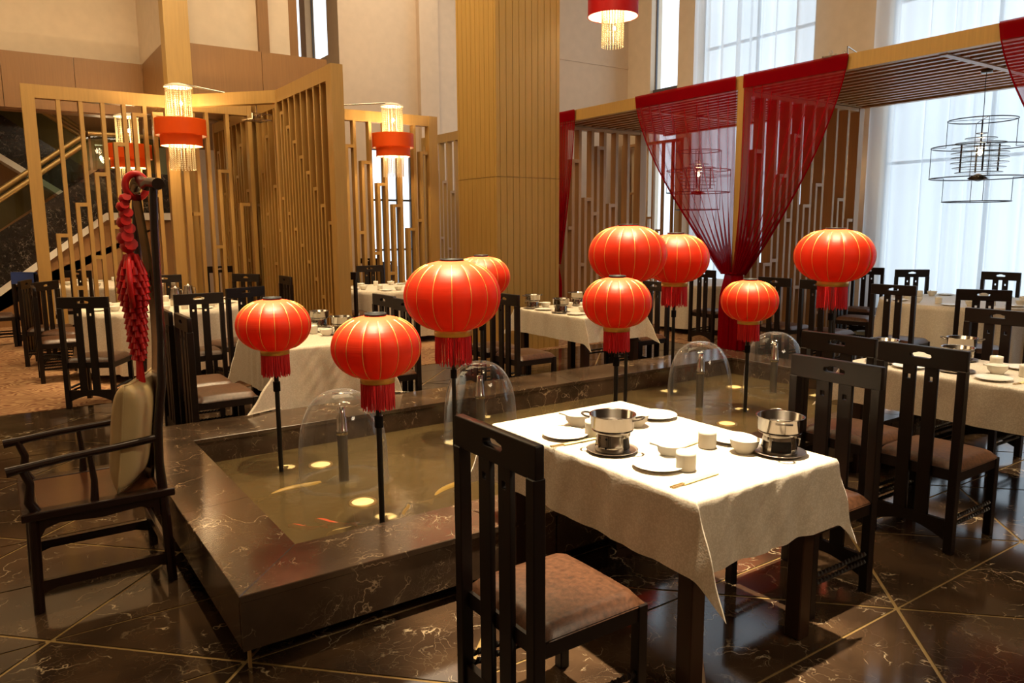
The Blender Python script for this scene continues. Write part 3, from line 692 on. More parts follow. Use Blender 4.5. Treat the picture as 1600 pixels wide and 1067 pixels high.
# ------------------------------------------------------------------ dining chairs
def pad(w, d, h, bulge, x0=0, y0=0, z0=0, n=14, pw=5, front=1.0):
    """upholstered pad: flat underneath, softly domed, rounded edges"""
    mb = MB()
    def P(u, v):
        a = 2*u-1; b = 2*v-1
        k = (1-abs(a)**pw)*(1-abs(b)**pw)
        ww = w*(1 if front == 1 else front+(1-front)*(1-v))
        return (x0+a*ww/2, y0+b*d/2, z0+h*min(1, k*2.2)**.5+bulge*(1-a*a)*(1-b*b))
    mb.grid(n, n, P)
    mb.grid(2, 2, lambda u, v: (x0+(2*u-1)*w/2, y0+(2*v-1)*d/2, z0))
    return mb
def make_chair():
    o = thing('dining_chair', '', 'chair')
    hw = .226; by = -.215
    hole = [(-.050, 1.000), (-.028, 1.004), (-.015, 1.010), (.015, 1.010), (.028, 1.004), (.050, 1.000), (.054, .990), (.046, .981), (-.046, .981), (-.054, .990)]
    me = plate_holes(rrect(-hw, hw, .935, 1.04, .006, 2), [hole], 'y', .032, by-.004)
    me.materials.append(MAT['black_wood']); put('top_rail', me, o)
    sl_ = plate_holes(rrect(-.033, .033, .13, .94, .002, 1), [rrect(-.010, .010, .865, .889, .002, 1)], 'y', .020, by-.004, .002)
    sl_.materials.append(MAT['black_wood'])
    for s_ in (-1, 1): put('slat', sl_, o, (s_*.056, 0, 0))
    rl = MB().box(-.021, .021, -.022, .022, 0, .94).mesh('leg', 'black_wood', .003)
    for s_ in (-1, 1): put('leg', rl, o, (s_*(hw-.021), by-.004, 0))
    fl = MB().box(-.02, .02, -.02, .02, 0, .43).mesh('leg', 'black_wood', .003)
    for s_ in (-1, 1): put('leg', fl, o, (s_*(hw-.022), .205, 0))
    # arched rear stretcher
    pts = [(-hw+.04, .17), (hw-.04, .17)]+[(hw-.04-(2*hw-.08)*i/12, .065+.052*sin(pi*i/12)) for i in range(13)]
    MB().prism(pts, 'y', by-.016, by+.008).build('arched_stretcher', 'black_wood', o)
    MB().box(-hw+.02, hw-.02, .19, .215, .375, .43).box(-hw+.02, hw-.02, by+.0, by+.022, .375, .43).box(-hw+.008, -hw+.032, by, .205, .375, .43).box(hw-.032, hw-.008, by, .205, .375, .43).build('seat_frame', 'black_wood', o)
    pad(.440, .425, .038, .018, 0, .008, .425, 16, 6).build('seat', 'leather', o)
    # rope-twist side stretchers
    def twist(x, z):
        mb = MB(); n = 44; L_ = .385; vs = []
        for i in range(n+1):
            a = i*.55; y = by+.02+L_*i/n
            for k in range(4):
                r = .0115; an = a+k*pi/2; vs.append((x+r*cos(an), y, z+r*sin(an)))
        fs = [(i*4+k, i*4+(k+1) % 4, i*4+4+(k+1) % 4, i*4+4+k) for i in range(n) for k in range(4)]
        return mb.add(vs, fs)
    for s_ in (-1, 1):
        for z in (.185, .150): twist(s_*(hw-.02), z).build('twisted_stretcher', 'black_wood', o)
    return o
chair = Proto(make_chair())
def put_chair(bx, by, deg, label, group=None):
    """bx, by: middle of the back; deg: direction the sitter looks"""
    a = radians(deg); return chair.place((bx+.22*cos(a), by+.22*sin(a), chair_z(bx, by)), a-pi/2, label, group)
def chair_z(x, y): return .004 if y > YC or (x > 8.0 and y > 6.75) else 0
def to(x, y, c): return math.degrees(atan2(c[1]-y, c[0]-x))
T5C, T6C, T7C, T8C = (1.65, 9.70), (1.75, 14.3), (5.05, 10.5), (9.55, 4.35)
for bx, by, dg, lb in (
 (1.23, 1.88, 0, 'black dining chair with brown leather seat left of the front table, largest in view'),
 (3.15, 1.96, 180, 'black dining chair tucked against the right side of the front table'),
 (3.91, 2.43, 0, 'black dining chair of the right table, half behind a front table chair'),
 (3.87, 1.94, 0, 'black dining chair with full back in view at the right table, handle hole lit through'),
 (5.95, 2.46, 180, 'black dining chair on the far side of the right table, behind its two hotpots'),
 (3.92, 5.82, 0, 'black dining chair at the left end of the square table beside the column'),
 (3.92, 6.40, 0, 'black dining chair half hidden by lanterns, next to the chair left of the column table'),
 (6.10, 6.05, 180, 'dark dining chair seen edge-on at the right of the column table'),
 (6.15, 6.62, 180, 'dark dining chair behind the edge-on one at the column table'),
 (2.97, 6.40, 180, 'black dining chair behind the big left lantern, far one of the pair'),
 (2.92, 5.86, 180, 'black dining chair right of the white table by the pool, near one of the pair'),
 (1.10, 5.77, 0, 'black dining chair nearest the pool corner, left of the white table'),
 (1.07, 6.26, 0, 'black dining chair just beyond the one nearest the pool corner, seats touching'),
 (.67, 7.92, to(.67, 7.92, T5C), 'black dining chair, back to us, at the round table just left of the red ornament'),
 (.36, 9.70, to(.36, 9.70, T5C), 'black dining chair seen from the side at the left edge of the round table'),
 (.33, 11.0, to(.33, 11.0, (1.6, 10.6)), 'black dining chair beside the thick post of the left screen'),
 (.52, 10.56, to(.52, 10.56, T5C), 'black dining chair facing us behind the left round table, before the screen'),
 (1.62, 7.66, to(1.62, 7.66, T5C), 'black dining chair, back to us, at the round table right of the tall armchair stile'),
 (2.18, 8.10, to(2.18, 8.10, T5C), 'black dining chair with back to us at the round table, behind the leftmost lantern'),
 (1.90, 11.02, to(1.90, 11.02, T5C), 'black dining chair behind the kettles on the left round table'),
 (2.85, 10.52, to(2.85, 10.52, T5C), 'black dining chair facing us at the far right of the left round table'),
 (3.12, 9.68, 180, 'black dining chair standing against the large edge-on screen'),
 (1.05, 13.10, to(1.05, 13.10, T6C), 'black dining chair with back to us at the far table behind the left screen'),
 (.38, 12.66, 40, 'black dining chair left of the thick screen post with a blue-lit back'),
 (-.22, 13.0, 0, 'black dining chair at the left picture edge'),
 (3.12, 13.0, 90, 'black dining chair behind the left screen, right of the armchair stile'),
 (3.0, 14.2, to(3.0, 14.2, T6C), 'black dining chair deep behind the slanted beam, right of the others'),
 (5.12, 11.55, to(5.12, 11.55, T7C), 'black dining chair facing us behind the white table left of the column'),
 (4.08, 10.08, to(4.08, 10.08, T7C), 'black dining chair seen edge-on beside the thick post of the edge-on screen'),
 (6.3, 14.35, 230, 'black dining chair far behind the screen in front of the back window, left one'),
 (6.05, 12.75, 300, 'black dining chair just behind the screen in front of the back window, right one'),
 (8.20, 7.20, 0, 'black dining chair behind the left red drape with back to us'),
 (7.63, 4.16, to(7.63, 4.16, T8C), 'black dining chair at the left of the window table, in front of its white cloth'),
 (7.62, 5.02, 0, 'black dining chair behind the rightmost lantern at the window table'),
 (7.66, 5.62, 0, 'dark dining chair by the lattice, behind the rightmost lantern'),
 (7.70, 3.33, to(7.70, 3.33, T8C), 'black dining chair with back to us at the window table, above the two hotpots'),
 (9.25, 5.75, to(9.25, 5.75, T8C), 'black dining chair facing us at the far left of the window table'),
 (10.46, 5.46, to(10.46, 5.46, T8C), 'black dining chair facing us in front of the white window curtain'),
 (10.72, 4.45, to(10.72, 4.45, T8C), 'black dining chair by the curtain behind the window table, left of two'),
 (10.80, 3.75, to(10.80, 3.75, T8C), 'black dining chair far behind the window table, cut by the right edge'),
 (10.55, 6.15, 190, 'dark dining chair in the corner where the lattice meets the white curtain'),
): put_chair(bx, by, dg, lb, 'black dining chairs')

# ------------------------------------------------------------------ tables and cloths
def make_table(sx, sy):
    o = thing('dining_table', '', 'table')
    MB().box(-sx/2, sx/2, -sy/2, sy/2, .715, .742).build('tabletop', 'table_wood', o, .003)
    MB().box(-sx/2+.10, sx/2-.10, -sy/2+.06, -sy/2+.085, .63, .715).box(-sx/2+.10, sx/2-.10, sy/2-.085, sy/2-.06, .63, .715).box(-sx/2+.06, -sx/2+.085, -sy/2+.1, sy/2-.1, .63, .715).box(sx/2-.085, sx/2-.06, -sy/2+.1, sy/2-.1, .63, .715).build('apron', 'table_wood', o)
    lg = MB().box(-.035, .035, -.035, .035, 0, .715).mesh('leg', 'table_wood', .004)
    for a in (-1, 1):
        for b in (-1, 1): put('leg', lg, o, (a*(sx/2-.075), b*(sy/2-.075), 0))
    return o
def cloth_square(cx, cy, sx, sy, d, label, seed, z=.749, n=64, ridge={}):
    rr = random.Random(seed); ph = [rr.uniform(0, 6.3) for _ in range(12)]
    hx, hy = sx/2+.006, sy/2+.006; rad = .012
    def side_s(t, k):   # slow waves along an edge
        return .016+.012*sin(t*6.2+ph[k])+.006*sin(t*13+ph[k+1])
    def f(u, v):
        # denser sampling near the edges
        X = (2*u-1)*(hx+d); Y = (2*v-1)*(hy+d)
        a = max(0, abs(X)-hx); b = max(0, abs(Y)-hy); gx = 1 if X > 0 else -1; gy = 1 if Y > 0 else -1
        if a == 0 and b == 0: return (X, Y, z+.0006*sin(9*X+ph[0])*sin(8*Y+ph[1]))
        if b == 0:
            edge = min(1, (hy-abs(Y))/.22); s_ = max(.01, side_s(Y, 2 if gx > 0 else 4)*edge+.05*(1-edge)); r = a; dx, dy = gx, 0
            w_ = (.005*sin(17*Y+3*a+ph[8])*min(1, a*8)+.004*sin(37*Y-5*a+ph[9])*min(1, a*6)+.002*sin(61*Y+12*a+ph[3])*sin(13*Y+ph[1]))*edge
        elif a == 0:
            edge = min(1, (hx-abs(X))/.22); s_ = max(.01, side_s(X, 6 if gy > 0 else 8)*edge+.05*(1-edge)); r = b; dx, dy = 0, gy
            w_ = (.007*sin(17*X+9*b+ph[10])*min(1, b*8)+.006*sin(37*X-9*b+ph[11])*min(1, b*6)+.003*sin(61*X+48*b+ph[3])*sin(13*X+ph[1]))*edge
        else:
            r = hypot(a, b); fi = atan2(b, a); 
            rx, ry = ridge.get((gx, gy), (.14, .46)); t_ = fi/(pi/4); q2 = t_**1.25 if t_ < 1 else (2-t_)**1.25
            vx = (.05*(1-q2)+rx*q2) if t_ < 1 else rx*q2; vy = ry*q2 if t_ < 1 else (.05*(1-q2)+ry*q2)
            s_ = hypot(vx, vy); dx, dy = gx*vx/s_, gy*vy/s_; w_ = .005*sin(31*r+3*fi)*sin(2*fi)
        q = sqrt(max(0, 1-s_*s_)); dn = r*q
        soft = rad*(1-math.exp(-dn/rad))
        return ((max(-hx, min(hx, X)))+dx*(s_*r+w_+soft*.5), (max(-hy, min(hy, Y)))+dy*(s_*r+w_+soft*.5), z-dn+soft*.25)
    def clampz(p): return (p[0], p[1], max(p[2], .312 if p[1]+cy < PY1+.02 and cy > PY1 and p[0]+cx < PX1 else .008))
    # warp the parameter so grid lines fall on the table edge
    kx = hx/(hx+d); ky = hy/(hy+d)
    def warp(t, k):
        t = 2*t-1; s_ = 1 if t >= 0 else -1; t = abs(t)
        t = t/.5*k if t < .5 else k+(t-.5)/.5*(1-k)
        return (s_*t+1)/2
    mb = MB().grid(n, n, lambda u, v: clampz(f(warp(u, kx), warp(v, ky))))
    tri = []
    for k, (p, q, r_, s_) in enumerate(mb.f):      # split along the corner folds
        i, j = k % n, k//n
        if (i < n/2) == (j < n/2): tri += [(p, q, r_), (p, r_, s_)]
        else: tri += [(p, q, s_), (q, r_, s_)]
    mb.f = tri; mb.sm = [True]*len(tri)
    c = mb.build('tablecloth', 'table_linen', None, loc=(cx, cy, 0))
    return tag(c, label, 'tablecloth')
def square_table(x0, x1, y0, y1, d, name, where, seed, ridge={}):
    cx, cy = (x0+x1)/2, (y0+y1)/2
    t = make_table(x1-x0, y1-y0); t.location = (cx, cy, chair_z(cx, cy)); t['label'] = 'dark wooden rectangular table '+where
    cloth_square(cx, cy, x1-x0, y1-y0, d, 'white damask cloth over '+name, seed, n=80, ridge=ridge)
square_table(1.86, 2.645, 1.63, 2.85, .27, 'the front table with pointed hanging corners', 'in front, with square legs under the nearest cloth', 5, {(1, -1): (.26, .10)})
square_table(4.63, 5.42, 1.45, 2.82, .26, 'the right table behind the two chair backs', 'at the right behind two chairs', 8)
square_table(4.83, 5.66, 5.75, 6.95, .26, 'the table standing beside the column', 'beside the column, under a white cloth', 11)
square_table(1.82, 2.56, 5.64, 6.95, .47, 'the table by the pool, its hem almost touching the rim', 'behind the leftmost lantern, under a long cloth', 14, {(-1, -1): (.62, .26), (1, -1): (.3, .2)})
def round_table(c, R, nf, where, seed, drop=.66):
    t = thing('round_table', 'round table hidden under the white cloth '+where, 'table', (*c, chair_z(*c)))
    MB().lathe([(0, .71), (R-.01, .71), (R-.003, .725), (R-.01, .742), (0, .742)], 48).build('tabletop', 'table_wood', t)
    lg = MB().box(-.03, .03, -.03, .03, 0, .71).mesh('leg', 'table_wood')
    for k in range(4): put('leg', lg, t, (R*.55*cos(k*pi/2+.8), R*.55*sin(k*pi/2+.8), 0))
    rr = random.Random(seed); ph = rr.uniform(0, 6)
    prof = [(0, 0), (R*.5, 0), (R*.9, 0), (R-.01, 0)]+[(R+.006+.03*(i/12), -drop*(i/12)) for i in range(13)]
    def fn(r, z, a):
        if z == 0: return r
        q = -z/drop; return r+q**.8*(.03+.045*sin(nf*a+ph+.6*sin(3*a))+.015*sin(2.3*nf*a))
    cl_ = MB().lathe(prof, 160, (0, 0, .749), True, fn).build('tablecloth', 'table_linen', loc=(c[0], c[1], chair_z(*c)))
    tag(cl_, 'white cloth on the round table '+where, 'tablecloth')
round_table(T5C, .88, 17, 'left of the pool with kettles on it', 1)
round_table(T6C, .95, 17, 'far back behind the left screen', 2)
round_table(T7C, .80, 15, 'between the edge-on screen and the column', 3)
round_table(T8C, .90, 17, 'by the big window at the right', 4)
round_table((9.55, 8.2), .85, 16, 'behind the left red drape', 6)

# ------------------------------------------------------------------ tableware
def make_hotpot():
    o = thing('hotpot_stove', '', 'hotpot')
    MB().lathe([(0, .002), (.075, .002), (.10, .009), (.104, .012), (.10, .0125), (.076, .006), (0, .006)], 40).build('saucer', 'brushed_steel', o)
    b = MB().lathe([(.066, .006), (.070, .010), (.068, .03), (.064, .075), (.062, .083), (.072, .086), (.083, .090), (.083, .093), (.070, .092), (0, .088)], 40).build('burner', 'chrome', o)
    # arched fuel opening with a dark inside, air holes
    MB().grid(8, 6, lambda u, v: ((.0705-.005*v)*cos((u-.5)*1.15), (.0705-.005*v)*sin((u-.5)*1.15), .018+.045*v)).build('fuel_opening', 'black', b)
    hm = MB()
    for a0 in (1.2, 1.6, 2.0, 2.4, 3.4, 3.9, 4.4, 4.9):
        for z in (.028, .066): hm.lathe([(0, 0), (.0045, 0)], 8); k = len(hm.v)-16
    hm = MB()
    for a0 in (1.2, 1.65, 2.1, 2.55, 3.0, 3.6, 4.1, 4.6):
        for z in (.028, .064):
            r = .0702-.006*(z-.02)/.055
            hm.add([(r*cos(a0+.07*cos(t)), r*sin(a0+.07*cos(t)), z+.0045*sin(t)) for t in [2*pi*q/8 for q in range(8)]], [tuple(range(8))])
    hm.build('air_holes', 'black', b)
    for s_ in (-1, 1):
        MB().tube([(s_*.066*cos(.9), .066*sin(.9), .080), (s_*.088*cos(.9), .086*sin(.9), .078), (s_*.086*cos(.9), .084*sin(.9), .05)], .004, 6).build('lug', 'steel', b)
    p = MB().lathe([(0, .093), (.078, .093), (.086, .100), (.0885, .150), (.0945, .153), (.0945, .1555), (.086, .154), (.083, .102), (0, .098)], 48).build('pot', 'chrome', o)
    MB().lathe([(0, .118), (.0855, .118)], 32).build('broth', 'dark_steel', p)
    for s_ in (-1, 1):
        MB().tube([(s_*.088, -.026, .140), (s_*.112, -.028, .146), (s_*.124, -.016, .149), (s_*.126, 0, .150), (s_*.124, .016, .149), (s_*.112, .028, .146), (s_*.088, .026, .140)], .0045, 8).build('handle', 'dark_steel', p)
    return o
hot = Proto(make_hotpot())
TZ = .750
for x, y, a, lb in (
 (2.01, 2.21, -1.0, 'steel hotpot on its burner at the left edge of the front table'), (2.53, 1.80, 3.9, 'steel hotpot on its burner at the right corner of the front table'),
 (4.80, 2.66, .3, 'steel hotpot behind the left chair back on the right table'), (4.86, 2.22, 1, 'steel hotpot in front of another on the right table'),
 (5.30, 2.40, 2, 'steel hotpot farther back of the pair on the right table'),
 (4.96, 6.80, 0, 'steel hotpot beside the chair on the column table'), (4.93, 6.25, 1, 'steel hotpot in the middle front of the column table'), (5.55, 6.72, 2, 'steel hotpot at the back of the column table'),
 (2.44, 6.66, 1, 'steel hotpot at the far edge of the table by the pool'), (2.44, 6.12, 2, 'steel hotpot partly behind the front lantern on the pool table')):
    hot.place((x, y, TZ), a, lb, 'steel hotpots')
def make_plate():
    return tag(MB().lathe([(0, .004), (.058, .004), (.062, 0), (.066, .004), (.095, .013), (.1, .0165), (.096, .0165), (.064, .0085), (0, .0075)], 40).build('plate', 'porcelain'), '', 'plate')
def make_bowl():
    o = thing('rice_bowl', '', 'bowl')
    MB().lathe([(0, .005), (.03, .005), (.031, 0), (.034, 0), (.035, .007), (.052, .026), (.058, .052), (.060, .056), (.0575, .055), (.050, .028), (.03, .011), (0, .010)], 32).build('bowl', 'porcelain', o)
    return o
def make_spoon():
    mb = MB(); pts = [(-.02+.02*i/4, 0, .002+.003*i) for i in range(0)]
    def f(u, v):
        a = 2*pi*u; r = v; x = .021*r*cos(a); y = .015*r*sin(a); z = .006*r*r; return (x, y, z)
    mb.grid(16, 4, f); mb.tube([(.018, 0, .006), (.035, 0, .016), (.06, 0, .030), (.085, 0, .038)], [.0055, .005, .005, .006], 8)
    return tag(mb.build('spoon', 'porcelain'), '', 'spoon')
def make_cup():
    o = thing('tea_cup', '', 'cup')
    MB().lathe([(0, .003), (.028, .003), (.033, 0), (.036, .004), (.037, .06), (.0365, .073), (.034, .073), (.0335, .008), (0, .006)], 32).build('cup', 'porcelain', o)
    MB().lathe([(0, .060), (.0335, .060)], 24).build('napkin_fill', 'porcelain', o)
    return o
def make_sticks():
    o = thing('chopsticks', '', 'chopsticks')
    MB().box(-.115, .075, -.011, .011, 0, .004).build('paper_sleeve', 'paper_sleeve', o)
    for s_ in (-1, 1): MB().bar((.07, s_*.004, .004), (.135, s_*.005, .004), .005).build('stick', 'brass', o)
    return o
plate, bowl, spoon, cup, stx = Proto(make_plate()), Proto(make_bowl()), Proto(make_spoon()), Proto(make_cup()), Proto(make_sticks())
plate_pos = [
 (1.99, 2.49, 'white plate at the left corner of the front table behind the chair'), (2.01, 1.95, 'white plate nearest the front edge, right of the left hotpot'),
 (2.55, 2.50, 'white plate at the far corner of the front table'), (2.52, 2.02, 'white plate behind the bowl at the right of the front table'),
 (4.77, 1.97, 'white plate in front of the bowl on the right table'), (4.76, 2.46, 'white plate seen through the chair back on the right table'), (5.28, 2.02, 'white plate on the far side of the right table'),
 (4.95, 6.58, 'white plate left of the hotpot on the column table'), (4.95, 6.02, 'white plate at the front of the column table'),
 (2.33, 6.42, 'white plate among bowls on the table by the pool')]
for x, y, lb in plate_pos: plate.place((x, y, TZ), 0, lb, 'white plates')
bowl_pos = [
 (2.15, 2.60, 'white bowl holding a spoon behind the left hotpot', 1), (2.36, 2.44, 'white bowl right behind the left hotpot', 0), (2.14, 2.01, 'white bowl with a spoon at the middle of the front table', 1), (2.43, 1.89, 'white bowl beside the right hotpot of the front table', 0),
 (4.98, 2.04, 'white bowl with a spoon on the right table', 1), (5.12, 1.86, 'white bowl at the far right of the right table', 0),
 (5.14, 6.80, 'white bowl with spoon between the hotpots on the column table', 1), (5.32, 6.62, 'white bowl behind the middle hotpot on the column table', 1), (5.20, 6.20, 'white bowl partly behind the small lantern on the column table', 0),
 (2.30, 6.12, 'white bowl beside the front lantern on the table by the pool', 0), (2.34, 6.62, 'white bowl left of the hotpot on the table by the pool', 0)]
for x, y, lb, sp in bowl_pos:
    bowl.place((x, y, TZ), 0, lb, 'white bowls')
    if sp: spoon.place((x, y, TZ+.022), 2.5, 'white porcelain spoon in the '+lb.replace(' holding a spoon', '').replace(' with a spoon', '').replace(' with spoon', ''), 'porcelain spoons')
for x, y, lb in ((2.07, 1.87, 'white cup with napkin beside the spoon bowl near the front edge'), (2.36, 2.02, 'white cup at the middle of the front table, behind the chopsticks'), (2.09, 2.42, 'white cup half behind the left hotpot'),
                 (5.20, 2.14, 'white cup on the far side of the right table'), (5.02, 1.90, 'white cup next to the bowl on the right table'), (5.36, 6.40, 'white cup at the back of the column table'), (2.25, 6.30, 'white cup on the table by the pool')):
    cup.place((x, y, TZ), 0, lb, 'white cups')
for x, y, a, lb in ((2.01, 1.765, 3.2, 'chopsticks in a yellow sleeve at the front corner of the front table'), (1.97, 2.385, 3.1, 'chopsticks in a yellow sleeve beside the left plate'), (2.30, 2.08, 3.3, 'chopsticks between the two cups of the front table'),
                    (4.84, 1.83, 3.1, 'chopsticks at the right end of the right table'), (4.80, 2.60, 3.1, 'chopsticks at the left end of the right table')):
    stx.place((x, y, TZ+.001), a, lb, 'chopsticks')
# place settings on the round tables, kettles
def make_kettle():
    o = thing('glass_jug', '', 'jug')
    MB().lathe([(0, .004), (.062, .004), (.066, .02), (.06, .14), (.048, .2), (.05, .21), (.046, .205), (.056, .14), (.062, .02), (0, .01)], 28).build('jug', 'steel', o)
    MB().lathe([(.0, .235), (.012, .23), (.014, .222), (.052, .212), (.05, .206), (0, .206)], 24).build('lid', 'steel', o)
    MB().tube([(.05, 0, .19), (.10, 0, .18), (.105, 0, .10), (.062, 0, .05)], .007, 8).build('handle', 'steel', o)
    return o
ket = Proto(make_kettle())
for x, y, lb in ((1.78, 9.62, 'shiny jug standing right of the armchair stile on the left round table'), (1.98, 9.9, 'shiny jug behind the other jug on the left round table')): ket.place((x, y, .753), .5, lb, 'jugs on the round table')
ORD = ['leftmost', 'second from left', 'third from left', 'fourth from left', 'fifth from left', 'sixth from left', 'rightmost']
def settings(c, R, n, a0, where):
    z = .753 if c[1] > YC else .75
    sets = {'plate': [], 'bowl': [], 'cup': []}
    for k in range(n):
        a = a0+2*pi*k/n
        sets['plate'].append((c[0]+(R-.16)*cos(a), c[1]+(R-.16)*sin(a), a))
        sets['bowl'].append((c[0]+(R-.24)*cos(a+.28), c[1]+(R-.24)*sin(a+.28), a))
        sets['cup'].append((c[0]+(R-.30)*cos(a-.25), c[1]+(R-.30)*sin(a-.25), a))
    for nm, pr in (('plate', plate), ('bowl', bowl), ('cup', cup)):
        for k, (x, y, a) in enumerate(sorted(sets[nm], key=lambda p: -atan2(p[1], p[0]))):
            od = ORD[k] if k < n-1 else 'rightmost'
            pr.place((x, y, z), 0, od+' white '+nm+' on the round table '+where, 'white %ss %s' % (nm, where))
            if nm == 'bowl': spoon.place((x, y, z+.022), a, 'spoon in the '+od+' bowl on the round table '+where, 'white spoons '+where)
settings(T5C, .88, 7, -2.0, 'left of the pool'); settings(T8C, .90, 7, 3.4, 'by the big window')
settings(T7C, .80, 6, -2.2, 'between screen and column'); settings(T6C, .95, 6, -2.4, 'behind the left screen')

# ------------------------------------------------------------------ armchair with ornament and cushion
ac = thing('yoke_back_armchair', 'tall dark rosewood yoke-back armchair beside the pool at the left', 'armchair', (.02, 3.68, 0))
AW, AD = .56, .58           # width along Y, depth along X (front is towards -X)
sp_ = MB().box(.0, AD, .0, AW, .415, .445)
MB().box(.02, AD-.02, .03, AW-.03, .452, .458).build('seat_panel', 'rosewood_panel', ac)
fr_ = MB().box(-.01, AD+.015, -.012, .055, .425, .462).box(-.01, AD+.015, AW-.055, AW+.012, .425, .462).box(-.01, .06, .05, AW-.05, .425, .462).box(AD-.05, AD+.015, .05, AW-.05, .425, .462)
fr_.build('seat_frame', 'rosewood', ac, .006, 2)
legs = [(.035, .03), (.035, AW-.03), (AD-.03, .03), (AD-.03, AW-.03)]
for lx, ly in legs:
    MB().tube([(lx-.012 if lx < .2 else lx+.012, ly, 0), (lx, ly, .43)], .022, 12).build('leg', 'rosewood', ac)
for ly in (.03, AW-.03):
    arch = [(.05, .425), (AD-.05, .425), (AD-.05, .33), (AD-.075, .375), (AD-.13, .392), (AD*.5, .378), (.13, .392), (.075, .375), (.05, .33)]
    MB().prism(arch, 'y', ly-.012, ly+.012).build('apron', 'rosewood', ac)
    z = .115
    MB().prism([(.04, z+.028), (AD-.04, z+.028), (AD-.04, z-.03), (AD-.10, z-.012), (.10, z-.012), (.04, z-.03)], 'y', ly-.013, ly+.013).build('stretcher', 'rosewood', ac)
archf = [(.05, .425), (AW-.05, .425), (AW-.05, .34), (AW-.08, .385), (.08, .385), (.05, .34)]
MB().prism(archf, 'x', .022, .046).build('apron', 'rosewood', ac)
MB().box(.022, .050, .04, AW-.04, .085, .135).build('footrest', 'rosewood', ac, .004)
MB().box(AD-.045, AD-.02, .04, AW-.04, .16, .21).build('stretcher', 'rosewood', ac, .004)
for ly in (.03, AW-.03):
    stile = [(AD-.03, ly, .44), (AD-.038, ly, .58), (AD-.030, ly, .75), (AD-.002, ly, .95), (AD+.012, ly, 1.15), (AD+.014, ly, 1.4), (AD+.018, ly, 1.65), (AD+.026, ly, 1.83)]
    MB().tube(stile, [.022, .021, .020, .020, .019, .018, .018, .017], 12).build('stile', 'rosewood', ac)
    q = -1 if ly < .2 else 1
    MB().tube([(AD-.045, ly, .70), (AD-.2, ly, .685), (.18, ly+q*.004, .672), (.02, ly+q*.006, .655), (-.045, ly+q*.01, .648)], [.018, .017, .017, .019, .022], 12).build('armrest', 'rosewood', ac)
    MB().tube([(.05, ly, .45), (.025, ly, .50), (.035, ly, .58), (.01, ly, .655)], [.022, .02, .017, .015], 12).build('arm_post', 'rosewood', ac)
    MB().tube([(.27, ly, .455), (.275, ly, .55), (.265, ly+.0, .675)], [.018, .014, .011], 12).build('arm_spindle', 'rosewood', ac)
MB().grid(6, 24, lambda u, v: (AD-.035+.040*sin(v*pi*1.3-.5)+.035*v, AW/2+(u-.5)*.16, .46+1.36*v)).grid(6, 24, lambda u, v: (AD-.020+.040*sin(v*pi*1.3-.5)+.035*v, AW/2+(u-.5)*.16, .46+1.36*v)).build('back_splat', 'rosewood_panel', ac)
yk = [(AD+.032-.025*cos((t-.5)*pi), -.055+(AW+.11)*t, 1.845+.03*sin(pi*t)-.018*sin(pi*t*2)**2*(1 if .2 < t < .8 else .3)) for t in [i/20 for i in range(21)]]
MB().tube(yk, [.026]+[.023]*4+[.027]*11+[.023]*4+[.026], 14).build('yoke_rail', 'rosewood', ac)
# cushion leaning in the armchair
cu = thing('throw_cushion', 'golden beige satin cushion standing in the armchair', 'cushion', (.02+AD-.125, 3.68+AW/2-.02, .462), radians(-24))
Mx = Matrix.Rotation(radians(7), 4, 'Y')
mb = MB(); CS = .44; CH = .50
def cpt(u, v, s_):
    a = 2*u-1; b = 2*v-1
    pin = 1-.07*(1-a*a)*abs(b)**3; pin2 = 1-.07*(1-b*b)*abs(a)**3
    th = .074*max(0, (1-a**4)*(1-b**4))**.5+.004*sin(9*a+3)*sin(7*b)*(1-a*a)*(1-b*b)
    return Mx@Vector((s_*th, a*CS/2*pin2, CH/2+b*CH/2*pin+.0))
mb.grid(24, 24, lambda u, v: cpt(u, v, 1)); mb.grid(24, 24, lambda u, v: cpt(u, v, -1))
cb = mb.build('cover', 'cushion_cloth', cu)
ring = [cpt(i/12, 0, 0) for i in range(12)]+[cpt(1, i/12, 0) for i in range(12)]+[cpt(1-i/12, 1, 0) for i in range(12)]+[cpt(0, 1-i/12, 0) for i in range(12)]
MB().tube(ring, .005, 6, True).build('piping', 'cushion_cloth', cu)
# red hanging ornament
OX, OY = .545, 3.93
orn = thing('hanging_ornament', 'red knotted firecracker ornament hanging from the top rail of the armchair', 'ornament', (OX, OY, .95))
loop = [(.045+.045*cos(a), 0, .90+.055*sin(a)) for a in [2*pi*i/20 for i in range(20)]]
MB().tube(loop, .016, 8, True).build('hanging_loop', 'ornament_red', orn)
for i in range(7):
    z = .84-.036*i; r = .024+.002*i
    MB().tube([(-.012*(i % 2), -.02-.004*i, z+.010), (-.012*(i % 2), .02+.004*i, z-.010)], [r*.8, r*.8], 10).lathe([(0, r), (r*.7, r*.7), (r, 0), (r*.7, -r*.7), (0, -r)], 10, (-.012*(i % 2)-.01, 0, z)).build('knot', 'ornament_red', orn)
rr = random.Random(9)
nrow = 17
for i in range(nrow):
    t = i/(nrow-1); z = .585-.46*t
    wd = [.040, .060, .078, .086, .088, .088, .084, .074, .062, .056, .054, .052, .046, .050, .040, .034, .026][i]
    rowm = MB(); n = max(5, int(14*wd/.09))
    for k in range(n):
        a = 2*pi*(k+.5*(i % 2))/n
        p = Vector((.6*wd*cos(a), wd*sin(a), z)); q = p+Vector((.30*.03*cos(a), .018*sin(a), -.036-.006*rr.random()))
        rowm.tube([p*1, q], [.0085, .012], 6)
    stuff(rowm.build('scale_row', 'ornament_red', orn))
